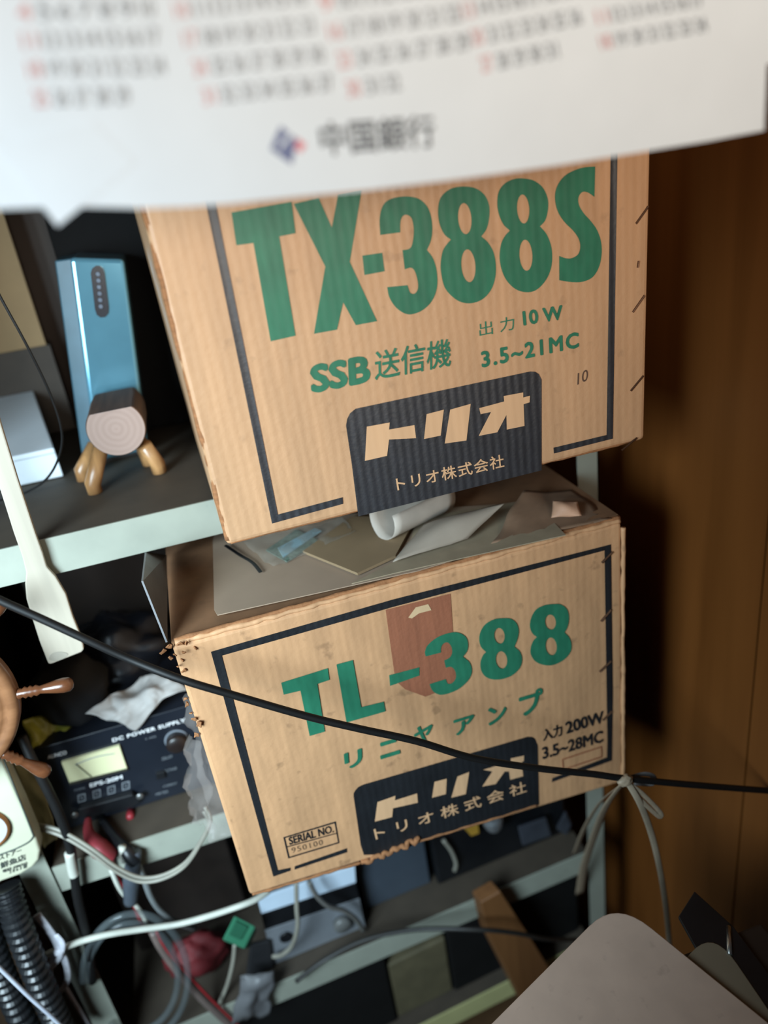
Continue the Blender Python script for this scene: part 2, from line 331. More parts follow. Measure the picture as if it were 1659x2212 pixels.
ink([[(747.5, 919.6), (750, 905), (756, 893), (768, 883), (1145, 802.6), (1156, 803), (1164, 808), (1170, 820), (1170, 1016), (774, 1115.5), (759.7, 1000.9)]], E1, ub, 'printed_panel', BLACKINK)
ink([[(792.3, 921.6), (841.9, 912.7), (840.4, 928), (895.2, 918.2), (898.7, 946.4), (840.4, 949.5), (836, 984.7), (788.2, 995.6)]], E2, ub, 'printed_letter', LOGO)
inked([B_([(310, 1390), (405, 1365), (388, 1508), (296, 1527)])], E2, inked([B_([(440, 1365), (553, 1333), (530, 1535), (410, 1552)])], E2)).build('printed_letter', LOGO, ub)
OO = [(600, 1357), (738, 1320), (735, 1290), (843, 1270), (843, 1298), (880, 1288), (878, 1325), (845, 1335), (850, 1455), (752, 1475), (750, 1395), (700, 1490), (597, 1510), (665, 1378), (608, 1390)]
ink([B_(OO)], E2, ub, 'printed_letter', LOGO)
text('トリオ株式会社', (858.8, 1061), (1090, 1009), (854, 1032), E2, 0.012, space=1.12).build('printed_line', LOGO, ub)
text('10', (1247, 832), (1270, 822), (1248, 806), E1, 0.01).build('ink_stamp', mat('stamp_ink', (90, 66, 52), 0.6), ub)
for a, b in [((1465, 340), (1532, 245)), ((1475, 582), (1480, 545)), ((1447, 828), (1512, 735)), ((1435, 1262), (1505, 1178)), ((1385, 1590), (1470, 1520))]:
    (a, b) = B_([a, b]); MB().tube([PY(*a, YB - 0.0004), PY(*b, YB - 0.0004)], 0.0011, seg=6, smooth=False).build('staple', mat('dark_staple', (86, 58, 40), 0.4, metal=0.6), ub)
tag(MB().box(0.0, 0.40, 0.81, 1.02, Z1, -0.3052).build('added_cardboard_spacer', KRAFTD), 'added unseen cardboard spacer holding the upper carton above the top shelf', 'cardboard')  # hidden spacer, added to fill the gap between carton and shelf

# ------------------------------------------------------------------ lower carton
lb = T('cardboard_box', 'lower worn cardboard carton with frayed corner, brown tape patch and serial number stamp', 'box', (0.165, 0.8, -0.757))
cLB = [PY(540, 1935, YB), PY(1345, 1690, YB), PY(1343, 1128, YB), PY(372, 1398, YB)]
carton(cLB + [V(-0.079, 1.03, -0.7565), V(0.41, 1.03, -0.7325), V(0.413, 1.03, -0.39), V(-0.083, 1.03, -0.395)], lb, [KRAFT2], 0.004, seed=5)
D_ = lambda p: sc_pts(p, 850, 1200, 2.765)
C_ = lambda p: sc_pts(p, 300, 1250, 2.765)
ink([[(455.5, 1408), (850, 1294.8), (1320, 1176), (1322, 1340), (1324, 1500), (1322, 1643), (1191.8, 1690), (1193, 1681), (1311, 1636), (1312, 1600), (1308, 1340), (1306, 1189), (850, 1311), (479, 1416.4), (600.2, 1880), (627.3, 1874.5), (627.3, 1881), (590.4, 1893.8)]], E1, lb, 'printed_frame', BLACKINK2)
ink([[(636.4, 1871.5), (749.5, 1832.3), (749.5, 1841.3), (636.4, 1878.6)]], E1, lb, 'printed_frame', BLACKINK2)
ink([[(833, 1317.5), (973, 1282.5), (979, 1374), (986, 1476), (945, 1495), (919, 1505), (900, 1498), (875, 1489), (854, 1470)]], E1, lb, 'tape_patch', TAPE)
ink([[(882, 1334), (898, 1312), (925, 1305), (932, 1318), (905, 1325), (890, 1336)]], E2, lb, 'torn_chip', mat('pale_chip', (214, 180, 138), 0.8))
ink([[(607.4, 1475), (708, 1443.5), (711.6, 1468.8), (685.5, 1477.5), (701.6, 1580.5), (668.9, 1590), (649, 1492), (612.8, 1500.6)]], E2, lb, 'printed_letter', GREEN)
ink([[(726.8, 1435.5), (762.2, 1426), (780.3, 1527.8), (828.8, 1515.8), (832.7, 1536.8), (748.5, 1561)]], E2, lb, 'printed_letter', GREEN)
ink([[(840.7, 1458.7), (906, 1441.4), (906, 1459.3), (842.5, 1481.8)]], E2, lb, 'printed_letter', GREEN)
t3 = [(188, 575), (192, 603), (192, 603), (283, 580), (283, 580), (285, 548), (300, 525), (325, 520), (345, 545), (350, 580), (335, 610), (303, 627), (303, 627), (312, 670), (312, 670), (345, 666), (368, 690), (372, 730), (352, 760), (325, 765), (312, 738), (312, 738), (215, 768), (215, 768), (235, 810), (280, 832), (340, 820), (400, 790), (450, 740), (468, 690), (455, 640), (415, 605), (415, 605), (440, 570), (445, 525), (430, 485), (385, 460), (330, 463), (260, 490), (205, 535)]
ink([smooth_loop(D_(t3))], E2, lb, 'printed_letter', GREEN)
f1 = [(650, 375), (700, 378), (735, 405), (748, 450), (740, 500), (722, 545), (722, 545), (755, 575), (768, 620), (755, 670), (710, 715), (650, 738), (590, 740), (545, 720), (522, 680), (520, 635), (535, 595), (553, 577), (553, 577), (522, 545), (512, 500), (520, 455), (550, 410), (600, 382)]
ink([smooth_loop(D_(f1)), D_(ell(633, 480, 31, 47, -0.1)), D_(ell(645, 624, 34, 52, -0.1))], E2, lb, 'printed_letter', GREEN)
f2 = [(960, 290), (1005, 295), (1038, 325), (1048, 375), (1040, 425), (1022, 460), (1022, 460), (1050, 490), (1063, 535), (1055, 580), (1015, 625), (950, 655), (890, 652), (845, 630), (820, 590), (820, 550), (835, 510), (856, 487), (856, 487), (830, 465), (815, 425), (822, 375), (850, 325), (900, 298)]
ink([smooth_loop(D_(f2)), D_(ell(938, 398, 32, 45, -0.1)), D_(ell(942, 543, 33, 53, -0.1))], E2, lb, 'printed_letter', GREEN)
for ch, bl, br, tl in [('リ', (745, 1664), (784, 1652), (742, 1628)), ('ニ', (822, 1641), (865, 1628), (816, 1606)), ('ヤ', (897, 1614), (938, 1598), (892, 1574)), ('ア', (982, 1591), (1027, 1577), (979, 1556)), ('ン', (1055, 1569), (1096, 1556), (1052, 1531)), ('プ', (1125, 1550), (1177, 1534), (1119, 1500))]:
    text(ch, bl, br, tl, E2, 0.035).build('printed_letter', GREEN, lb)
text('入力', (1173, 1602), (1215, 1589), (1171, 1576), E2, 0.03).build('printed_line', BLACKINK2, lb)
text('200W', (1223, 1586), (1305, 1561), (1220, 1560), E2, 0.03).build('printed_line', BLACKINK2, lb)
text('3.5~28MC', (1172, 1641), (1303, 1603), (1170, 1615), E2, 0.028).build('printed_line', BLACKINK2, lb)
ink([[(1214, 1640), (1300, 1612), (1301, 1636), (1216, 1664)], [(1216, 1642), (1298, 1615), (1299, 1634), (1218, 1661)]], E2, lb, 'ink_stamp', mat('red_stamp_ink', (150, 88, 60), 0.6))
ink([[(763.7, 1720), (764, 1713), (768.4, 1706), (774, 1700), (784.6, 1695), (1139, 1591.7), (1149, 1592), (1155.6, 1596), (1161.8, 1610.5), (1164.6, 1738), (1000, 1791), (905, 1818), (880, 1832), (815, 1846), (786, 1847), (779, 1825)]], E1, lb, 'printed_panel', BLACKINK2)
ink([[(815.4, 1732.8), (854, 1719), (853, 1729), (901, 1714), (902.5, 1734), (849, 1746), (847, 1765), (809.6, 1775)]], E2, lb, 'printed_letter', LOGO)
inked([D_([(245, 1352), (318, 1333), (313, 1425), (230, 1447)])], E2, inked([D_([(382, 1320), (452, 1293), (432, 1425), (345, 1447)])], E2)).build('printed_letter', LOGO, lb)
ink([D_([(535, 1280), (700, 1230), (700, 1212), (780, 1195), (778, 1228), (765, 1235), (775, 1318), (697, 1340), (690, 1290), (665, 1290), (610, 1365), (530, 1380), (590, 1290)])], E2, lb, 'printed_letter', LOGO)
text('ト リ オ 株 式 会 社', (812, 1815), (1138, 1711), (806, 1790), E2, 0.012).build('printed_line', LOGO, lb)
sb = [(611.8, 1808.8), (725, 1774.4), (733, 1821.4), (622.6, 1854.7)]
def shrink(p, k): cx = sum(a for a, b in p) / 4; cy = sum(b for a, b in p) / 4; return [(cx + (x - cx) * k[0], cy + (y - cy) * k[1]) for x, y in p]
mb = inked([sb, [(615.5, 1810.5), (722.5, 1778.5), (730, 1819.3), (625, 1851)]], E1); inked([[(618, 1829), (728.6, 1798.5), (729, 1800.5), (618.5, 1831)]], E1, mb); mb.build('printed_frame', BLACKINK2, lb)
text('SERIAL NO.', (625.5, 1825.5), (721.3, 1798), (622.5, 1809), E1, 0.02).build('printed_line', BLACKINK2, lb)
text('950100', (631, 1843), (698, 1824.5), (628.4, 1832), E1, 0.0, space=1.2).build('printed_line', mat('faded_ink', (110, 86, 64), 0.6), lb)
FL = mat('shaded_dusty_flap', (132, 94, 64), 0.85, var=0.12, vscale=(40, 40, 40), spots=0.3)  # dusty card, darkened so the carton top carries its shade in the colour
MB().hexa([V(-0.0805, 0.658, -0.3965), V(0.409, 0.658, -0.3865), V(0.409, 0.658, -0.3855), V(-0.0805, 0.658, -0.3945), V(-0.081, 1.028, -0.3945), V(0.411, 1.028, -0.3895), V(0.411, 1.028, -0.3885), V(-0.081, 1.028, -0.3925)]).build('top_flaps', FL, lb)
# frayed edges: layered board along the top, torn corner lumps, torn lower edge
for k, (w_, dz) in enumerate([(0.0032, 0.001), (0.0028, 0.0055), (0.0026, -0.004)]):
    ragged(PY(380, 1394, YB + 0.003 + 0.002 * k) + V(0, 0, dz), PY(1338, 1128, YB + 0.003 + 0.002 * k) + V(0, 0, dz), w_, 60, 20 + k, 0.0022, (0, 0.4, 0.6 - 0.5 * k)).build('frayed_edge', [KRAFT2, KRAFTD, KRAFT2][k], lb, smooth=True)
mb = MB(); rnd = random.Random(11)
def torn(px, py, w, h):
    a = rnd.uniform(-0.5, 0.5); c = PY(px, py, YB + rnd.uniform(-0.004, 0.002)); u = V(math.cos(a), rnd.uniform(-0.5, 0.5), math.sin(a)) * w; v = V(-math.sin(a), rnd.uniform(-0.9, 0.1), math.cos(a)) * h
    mb.patch([c - u, c + u * rnd.uniform(0.5, 1), c + u * rnd.uniform(0.2, 0.8) + v, c - u * rnd.uniform(0.3, 1) + v], 6, 6, 0.004, 120, rnd.random() * 9)
for q in [(352, 1408), (366, 1398), (378, 1412), (388, 1392), (398, 1408), (408, 1388), (372, 1422), (394, 1428), (416, 1402), (384, 1440), (400, 1448)]: torn(q[0], q[1], rnd.uniform(0.002, 0.0042), rnd.uniform(0.002, 0.0045))
mb.build('torn_corner', KRAFTD, lb, smooth=True, solid=0.0012); mb = MB()
for q in [(400, 1508), (404, 1526), (412, 1545), (420, 1560), (430, 1572), (424, 1590)]: torn(q[0], q[1], rnd.uniform(0.0015, 0.003), rnd.uniform(0.003, 0.006))
mb.build('torn_side_edge', KRAFTD, lb, smooth=True, solid=0.0012)
ragged(PY(780, 1862, YB), PY(905, 1806, YB), 0.0035, 20, 31, 0.004, (0, -1, -1)).build('torn_edge', KRAFTD, lb, smooth=True)
ragged(PY(545, 1932, YB + 0.002), PY(780, 1862, YB + 0.002), 0.002, 20, 32, 0.001, (0, 0, -1)).build('worn_edge', KRAFTD, lb, smooth=True)
ragged(PY(905, 1815, YB), PY(1160, 1738, YB), 0.002, 20, 33, 0.002, (0, 0, -1)).build('torn_edge', KRAFTD, lb, smooth=True)
ragged(PY(1345, 1140, YB), PY(1345, 1680, YB), 0.0028, 40, 34, 0.001, (1, 0, 0)).build('worn_edge', KRAFT2, lb, smooth=True)
for a, b in [((1245, 735), (1308, 670)), ((1240, 1085), (1300, 1015)), ((1232, 695), (1300, 630)), ((1250, 985), (1305, 930))]:
    if a[0] in (1245, 1240): a, b = sc_pts([a, b], 850, 950 if a[1] < 1000 else 950, 2.765)
    else: a, b = D_([a, b])
    MB().tube([PY(*a, YB - 0.0012), PY(*b, YB - 0.0012)], 0.0013, seg=6, smooth=False).build('staple', mat('dark_staple', (86, 58, 40)), lb)

# ------------------------------------------------------------------ papers on the lower carton
ZT = -0.3872
PAPB = mat('beige_paper', (158, 135, 114), 0.75, var=0.04)
PAPG = mat('grey_paper', (150, 138, 124), 0.7, var=0.04)
ENV = mat('tan_envelope', (136, 114, 86), 0.7, var=0.06)
def flat(name, pts, z, t, m, label, cat, grp=None):
    zz = (lambda i: z[i]) if isinstance(z, (list, tuple)) else (lambda i: z)
    return tag(MB().prism([PZ(x, y, zz(i)) for i, (x, y) in enumerate(pts)], (0, 0, t)).build(name, m), label, cat, grp)
flat('paper_sheet', [(470, 1330), (900, 1235), (1100, 1175), (1090, 1090), (470, 1130), (460, 1170), (463, 1318)], ZT, 0.001, PAPB, 'large beige paper sheet lying lowest on top of the worn carton', 'paper')
flat('paper_sheet', [(760, 1262), (850, 1240), (1222, 1157), (1150, 1080), (900, 1120), (880, 1200)], ZT + 0.0015, 0.001, mat('pale_beige_paper', (152, 136, 112), 0.75), 'pale tan paper sheet at the right of the pile on the worn carton', 'paper')
flat('envelope', [(655, 1195), (773, 1243), (855, 1205), (900, 1120), (760, 1120)], ZT + 0.003, 0.003, ENV, 'tan envelope corner beside the curled white paper on the worn carton', 'envelope')
tag(MB().tube([PZ(487, 1178, ZT + 0.006), PZ(520, 1200, ZT + 0.006), PZ(545, 1215, ZT + 0.005), PZ(563, 1236, ZT + 0.004)], 0.0022, flat=(0, 0, 1)).build('cable_tie', BLACKP), 'thin black strip lying on the beige paper left of the clear pouch', 'strip')
po = T('plastic_pouch', 'clear plastic pouch with green circuit board and blue card, below the upper carton corner', 'pouch', PZ(600, 1190, ZT + 0.003))
MB().patch([PZ(590, 1226, ZT + 0.004), PZ(770, 1150, ZT + 0.006), PZ(740, 1120, ZT + 0.006), PZ(520, 1170, ZT + 0.004)], 14, 8, 0.003, 60, 2).build('film', mat('clear_film', (176, 172, 160), 0.2, alpha=0.16), po, smooth=True, solid=0.0004)
MB().prism([PZ(*p, ZT + 0.0025) for p in [(575, 1190), (620, 1215), (690, 1170), (640, 1145)]], (0, 0, 0.0012)).build('circuit_board', mat('pcb_green', (96, 116, 104), 0.4, var=0.4, vscale=(200, 200, 200)), po)
MB().prism([PZ(*p, ZT + 0.004) for p in [(612, 1205), (695, 1148), (680, 1142), (600, 1185)]], (0, 0, 0.001)).build('card', mat('pale_blue_card', (134, 160, 168), 0.5, var=0.15), po)
# curled white paper: a loose roll
cr = MB(); n = 22; vs = []; fs = []
A0 = PZ(845, 1160, ZT + 0.004); ax = (PZ(1000, 1085, ZT + 0.004) - A0).normalized(); sd = Vector((0, 0, 1)).cross(ax).normalized(); L_ = 0.09
for i in range(n + 1):
    a = -2.2 + 5.0 * i / n; rr = 0.020 + 0.004 * i / n
    for k in range(9): vs.append(A0 + V(0, 0, rr + 0.002) + ax * (L_ * k / 8 - 0.012 * (1 - abs(i / n - .5))) + (sd * math.sin(a) - V(0, 0, 1) * math.cos(a)) * rr)
for i in range(n):
    for k in range(8): fs.append((i * 9 + k, i * 9 + k + 1, i * 9 + k + 10, i * 9 + k + 9))
tag(cr.add(vs, fs).build('rolled_paper', mat('translucent_paper', (178, 168, 156), 0.6), smooth=True, solid=0.0005), 'loosely rolled white paper tucked beneath the upper carton', 'paper')
tag(MB().patch([PZ(850, 1215, ZT + 0.006), PZ(1010, 1165, ZT + 0.006), PZ(1090, 1085, ZT + 0.03), PZ(920, 1130, ZT + 0.012)], 12, 12, 0.003, 18, 4, bulge=0.01).build('paper_sheet', PAPG, smooth=True, solid=0.0006), 'creased grey paper curling up right of the rolled white paper', 'paper')
tag(MB().patch([PZ(1190, 1120, ZT + 0.004), PZ(1255, 1115, ZT + 0.005), PZ(1250, 1085, ZT + 0.014), PZ(1195, 1085, ZT + 0.016)], 10, 10, 0.004, 30, 8, bulge=0.006).build('paper_scrap', mat('pinkish_wrap', (182, 140, 112), 0.6), smooth=True, solid=0.0008), 'small crumpled brown paper scrap at the right rear of the worn carton top', 'paper')
tag(MB().patch([PZ(1060, 1175, ZT + 0.002), PZ(1325, 1118, ZT + 0.003), PZ(1235, 1055, ZT + 0.004), PZ(1130, 1060, ZT + 0.02)], 14, 14, 0.004, 22, 12).build('wrapping_paper', mat('brown_wrap', (128, 100, 78), 0.75), smooth=True, solid=0.0006), 'brown wrapping paper under the scrap on the worn carton', 'paper')
tag(MB().prism([PY(358, 1388, 0.655), PY(305, 1256, 0.672), PZ(313, 1192, -0.36), PZ(357, 1200, ZT)], (0.0018, 0, 0)).build('grey_board', mat('grey_board', (120, 120, 122), 0.5)), 'thin grey board standing against the left side of the worn carton', 'board')

# ------------------------------------------------------------------ calendar
YC = 0.40
ca = T('wall_calendar', 'white poster calendar sheet with printed dates and bank logo hanging close across the top', 'calendar', PY(820, 300, YC))
def page(edge, zt, xr_top, Y, name, curl):
    mb = MB(); nv = 14; vs = []; fs = []; n = len(edge)
    for i, (x, y) in enumerate(edge):
        b = PY(x, y, Y); top = V(b.x + (xr_top if i == n - 1 else 0), Y, zt)
        for j in range(nv + 1):
            t = j / nv; p = b.lerp(top, t); p.y = Y - curl * max(0, 1 - t * 6) ** 2 + 0.0; vs.append(p)
    for i in range(n - 1):
        for j in range(nv): a = i * (nv + 1) + j; fs.append((a, a + nv + 1, a + nv + 2, a + 1))
    return mb.add(vs, fs).build(name, PAPERW, ca, smooth=False, solid=0.0004)
page([(-420, 545), (-200, 500), (0, 452), (150, 446), (300, 450), (400, 447), (500, 440), (650, 424), (800, 410), (1000, 386), (1200, 358), (1400, 326), (1530, 305), (1650, 282)], 0.62, -0.02, YC, 'page', 0.0)
page([(-420, 400), (400, 360), (900, 280), (1400, 195), (1620, 148), (1800, 105)], 0.62, 0.0, YC + 0.006, 'page', 0.0)
cpts = [(125, 489), (215, 416), (292, 352), (200, 262), (20, 300), (-45, 275)]
MB().prism(pxs(cpts, YC - 0.0007), (0, 0.0004, 0)).build('loose_page', PAPERW, ca)
MB().box(-0.18, 0.40, YC - 0.004, YC + 0.060, 0.62, 0.645).build('added_top_rail', mat('tin_rail', (180, 180, 184), 0.35, metal=0.8), ca)  # added rail, unseen above the frame, to hang the pages from
MB().tube([(-0.02, YC, 0.645), (0.10, YC, 1.25), (0.25, YC, 0.645)], 0.0012, seg=6, smooth=False).build('added_hanging_cord', WHITEC, ca)  # added cord, mostly unseen, running from the rail up to the ceiling
CE = YC - 0.0005
RED = mat('red_print', (200, 158, 162), 0.6); GRY = mat('calendar_grey', (138, 146, 154), 0.6)
def month(rows, w, h):
    g = MB(); r = MB()
    for (bl, br, nums) in rows:
        n = 7
        for k, s_ in enumerate(nums):
            if s_ is None: continue
            fx = lambda q: (bl[0] + (br[0] - bl[0]) * q / 7, bl[1] + (br[1] - bl[1]) * q / 7)
            a = fx(k); b = fx(k + 0.72)
            text(str(s_), a, b, (a[0] - 8, a[1] - h), CE, 0.02, r if k == 0 else g)
    g.build('date_numbers', GRY, ca); r.build('date_numbers', RED, ca)
R = lambda a, n=7: list(range(a, a + n)) + [None] * (7 - n)
def block(bl, br, start, last_n, up, h, rows=3):
    L = [(bl, br, R(start + 7 * (rows - 1), last_n))]
    for j in range(1, rows): L.append(((bl[0] - up[0] * j, bl[1] - up[1] * j), (br[0] - up[0] * j, br[1] - up[1] * j), R(start + 7 * (rows - 1 - j))))
    month(L, 0, h)
block((75, 232), (385, 222), 4, 5, (12, 62), 40, 4)
block((440, 228), (735, 195), 10, 7, (20, 62), 38, 4)
block((752, 212), (1050, 168), 9, 3, (20, 62), 38, 4)
block((1042, 158), (1290, 108), 13, 5, (20, 58), 36, 3)
block((1300, 108), (1540, 66), 11, 7, (8, 54), 32, 2)
text('中国銀行', (696, 338), (942, 318), (686, 264), CE, 0.02).build('bank_name', mat('name_print', (82, 90, 98), 0.6), ca)
inked([[(606, 272), (640, 300), (631, 356), (584, 322)]], CE).build('logo_mark', mat('logo_blue', (96, 108, 148), 0.6), ca)
inked([[(624, 288), (630, 292), (606, 322), (600, 318)]], CE - 0.0003).build('logo_slash', PAPERW, ca)
inked([[(642, 298), (661, 312), (650, 330), (638, 322)]], CE).build('logo_dot', mat('logo_red', (206, 120, 132), 0.6), ca)

# ------------------------------------------------------------------ top shelf, left
bd = T('electronic_unit', 'pale blue electronic unit leaning upright, with a black pill-shaped button strip on the top shelf', 'device', (-0.11, 1.05, Z1))
yb = 1.02
BLUE = mat('blue_shell', (112, 168, 190), 0.14, metal=0.55, var=0.04, coat=0.3)
q = [PY(150, 556, yb), PY(268, 560, yb), PY(312, 900, yb), PY(196, 900, yb)]
def down(a, b): return b + (b - a) * ((Z1 + 0.004 - b.z) / (b.z - a.z))
q[3] = down(q[0], q[3]); q[2] = down(q[1], q[2]); x0, x1 = q[3].x, q[2].x
bk_ = [p + V(0, 0.10, 0) for p in q]
MB().hexa([q[3], q[2], q[1], q[0], bk_[3], bk_[2], bk_[1], bk_[0]]).build('shell', BLUE, bd, bevel=0.005, bseg=3)
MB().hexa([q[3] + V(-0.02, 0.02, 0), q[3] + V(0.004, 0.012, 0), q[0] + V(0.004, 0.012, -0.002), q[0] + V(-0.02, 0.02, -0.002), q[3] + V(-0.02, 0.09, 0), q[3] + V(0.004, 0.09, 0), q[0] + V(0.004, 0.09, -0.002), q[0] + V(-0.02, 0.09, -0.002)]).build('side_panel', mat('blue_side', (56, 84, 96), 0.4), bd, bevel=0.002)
pc = [(196, 590), (199, 580), (207, 574), (216, 574), (223, 580), (226, 590), (235, 665), (234, 677), (227, 685), (217, 686), (209, 680), (205, 668)]
stp = MB().prism(pxs(pc, yb - 0.0015), (0, 0.002, 0)).build('button_strip', mat('black_gloss', (30, 34, 42), 0.25), bd)
for k in range(6): sub(MB().lathe(PY(212 + 1.2 * k, 592 + 14 * k, yb - 0.0018), (0, -1, 0), [(0.0026, 0), (0.0026, 0.0012), (0.0018, 0.0016)], 16), 'button', mat('button_grey', (92, 104, 120) if k < 4 else (150, 165, 178), 0.4), stp, bd)
MB().box(x0 + 0.005, x1 - 0.005, yb + 0.005, yb + 0.095, Z1, Z1 + 0.004).build('foot', BLACKR, bd)

fg = T('log_animal', 'wooden log figurine on four stubby legs, cut end facing out, before the blue unit', 'figurine', (-0.11, 0.96, Z1))
yl = 0.90; lc = PY(251, 926, yl); lr = (PY(318, 930, yl) - PY(186, 922, yl)).length / 2
prof = [(lr * 0.96, 0.0), (lr, 0.003), (lr * 0.99, 0.03), (lr * 1.0, 0.07), (lr * 0.97, 0.098), (lr * 0.9, 0.10)]
def flat_top(mb):
    for v in mb.v: v.z = min(v.z, lc.z + lr * 0.66)
    return mb
flat_top(MB().lathe(lc, (0, 1, 0.0), prof, 64)).build('log_body', BARK, fg, smooth=False)
ENDW = bpy.data.materials.new('end_grain'); ENDW.use_nodes = True
_n = ENDW.node_tree.nodes; _l = ENDW.node_tree.links; _w = _n.new('ShaderNodeTexWave'); _w.wave_type = 'RINGS'; _w.rings_direction = 'Y'; _w.inputs['Scale'].default_value = 45; _w.inputs['Distortion'].default_value = 1.5
_t = _n.new('ShaderNodeTexCoord'); _m = _n.new('ShaderNodeMapping'); _m.inputs['Location'].default_value = -(lc - Vector((-0.11, 0.96, Z1))); _l.new(_t.outputs['Object'], _m.inputs[0]); _l.new(_m.outputs[0], _w.inputs[0])
_r = _n.new('ShaderNodeValToRGB'); _r.color_ramp.elements[0].color = srgb(150, 126, 115); _r.color_ramp.elements[1].color = srgb(157, 133, 122); _l.new(_w.outputs['Fac'], _r.inputs[0]); _l.new(_r.outputs[0], _n['Principled BSDF'].inputs['Base Color']); _n['Principled BSDF'].inputs['Roughness'].default_value = 0.5
flat_top(MB().lathe(lc + V(0, 0.0005, 0), (0, -1, 0), [(lr * 0.97, 0), (lr * 0.95, 0.0018), (0.0005, 0.0022)], 64)).build('cut_end', ENDW, fg)
LEGW = wood_mat('leg_wood', (120, 84, 52), (186, 140, 92), 0.3, 60)
for (a, b) in [((218, 968, 0.915), PZ(200, 1045, Z1 + 0.012)), ((312, 962, 0.915), PZ(340, 1002, Z1 + 0.012)), ((205, 960, 0.98), PZ(176, 1018, Z1 + 0.012)), ((300, 950, 0.985), PZ(318, 985, Z1 + 0.012))]:
    p = PY(*a); MB().tube([p, b, b - V(0, 0, 0.0115)], [0.0088, 0.0095, 0.0088], seg=16, smooth=False).build('leg', LEGW, fg, smooth=True)
wb = T('white_box', 'low white box lying on the top shelf behind the dangling black wire', 'box', (-0.26, 1.12, Z1))
zt = PY(119, 967, 1.0).z; zb = PY(74, 843, 1.23).z
bl_, br_ = V(-0.315, 1.0, Z1), V(PZ(139, 1025, Z1).x, 1.0, Z1)
MB().hexa([bl_, br_, V(br_.x, 1.0, zt), V(bl_.x, 1.0, zt), V(-0.34, 1.23, Z1), V(br_.x - 0.045, 1.23, Z1), V(br_.x - 0.045, 1.23, zb), V(-0.34, 1.23, zb)]).build('carton', mat('white_carton', (214, 222, 228), 0.5, var=0.02), wb, bevel=0.002)
MB().prism([V(bl_.x, 0.9997, zt - 0.006), V(br_.x - 0.001, 0.9997, zt - 0.006), V(br_.x - 0.001, 0.9997, zt - 0.0068), V(bl_.x, 0.9997, zt - 0.0068)], (0, -0.0002, 0)).build('lid_seam', GREYTXT, wb)
tag(MB().box(PY(103, 500, 1.13).x, 0.02, 1.13, 1.22, Z1, 0.06).build('black_case', mat('black_case', (9, 8, 8), 0.8, spec=0.2), bevel=0.004), 'tall black case standing behind the blue unit on the top shelf', 'case')
tag(MB().box(-0.318, PY(112, 760, 1.24).x - 0.004, 1.235, 1.245, PY(100, 745, 1.235).z, 0.25).build('tan_board', TANP), 'tan board upright at the rear of the top shelf, upper left', 'board')
tag(MB().box(-0.318, PY(112, 760, 1.232).x, 1.231, 1.246, Z1, PY(100, 745, 1.235).z).build('brown_ledge', mat('brown_ledge', (70, 62, 54), 0.7)), 'dull brown ledge below the tan board at the rear of the top shelf', 'ledge')
tag(MB().tube(lin([(-40, 560, 0.88), (0, 640, 0.88), (60, 750, 0.88), (108, 850, 0.885), (133, 930, 0.89), (128, 985, 0.90), (100, 1035, 0.925)]) + [PZ(50, 1066, Z1 + 0.005), PZ(-20, 1085, Z1 + 0.004)], 0.0014).build('wire', BLACKR), 'thin black wire looping down over the white box on the top shelf', 'wire')

# ------------------------------------------------------------------ pale spatula against the shelf lip
sp = [(-90, 720), (-55, 700), (0, 909), (40, 1040), (78, 1156), (92, 1195), (101, 1225), (120, 1246), (142, 1283), (157, 1331), (169, 1361), (179, 1391), (181, 1403), (176, 1409), (110, 1435), (104, 1434), (85, 1385), (65, 1322), (57, 1295), (54, 1262), (56, 1237), (48, 1204), (29, 1150), (0, 1058)]
spt = T('spatula', 'pale wooden spatula hanging blade down in front of the top shelf edge', 'spatula', PY(140, 1430, 0.79))
MB().prism(pxs(sp, 0.788), (0, 0.0055, 0)).build('paddle', SPAT, spt, bevel=0.0014, bseg=2)
ink_ = inked([smooth_loop([(106, 1424), (112, 1412), (128, 1408), (146, 1412), (140, 1421), (120, 1428)])], 0.7875).build('stain', mat('grey_stain', (150, 142, 128), 0.6), spt)
MB().tube([PY(-75, 725, 0.79), PY(-80, 640, 0.795), PY(-70, 560, 0.797)], 0.001, seg=6).build('added_hanging_loop', WHITEC, spt)  # added loop, unseen outside the frame, to hang the handle by

# ------------------------------------------------------------------ ship wheel and plaque on the left post
YW = 0.735; wc = PY(-103, 1545, YW) + V(-0.034, 0, 0.0147); WR = 0.101
sw = T('ship_wheel', 'wooden ship wheel ornament with turned spoke handles at the left edge', 'ornament', wc)
MB().lathe(wc + V(0, 0.008, 0), (0, -1, 0), [(WR, 0), (WR * 1.0, 0.012), (WR * 0.965, 0.0165), (WR * 0.90, 0.0165), (WR * 0.875, 0.013), (WR * 0.84, 0.0145), (WR * 0.80, 0.016), (WR * 0.74, 0.0145), (WR * 0.71, 0.012), (WR * 0.71, 0.0)], 64).build('rim', WHEELW, sw, smooth=True)
MB().lathe(wc + V(0, 0.006, 0), (0, -1, 0), [(WR * 0.72, 0), (WR * 0.72, 0.011), (WR * 0.5, 0.012), (0.001, 0.012)], 48).build('face_disc', mat('wheel_face', (140, 106, 78), 0.45), sw)
MB().lathe(wc + V(0, 0.028, 0), (0, -1, 0), [(0.02, 0), (0.02, 0.022)], 24).build('added_mount', WHEELD, sw)  # added hub, hidden behind the wheel, joining it to the plaque
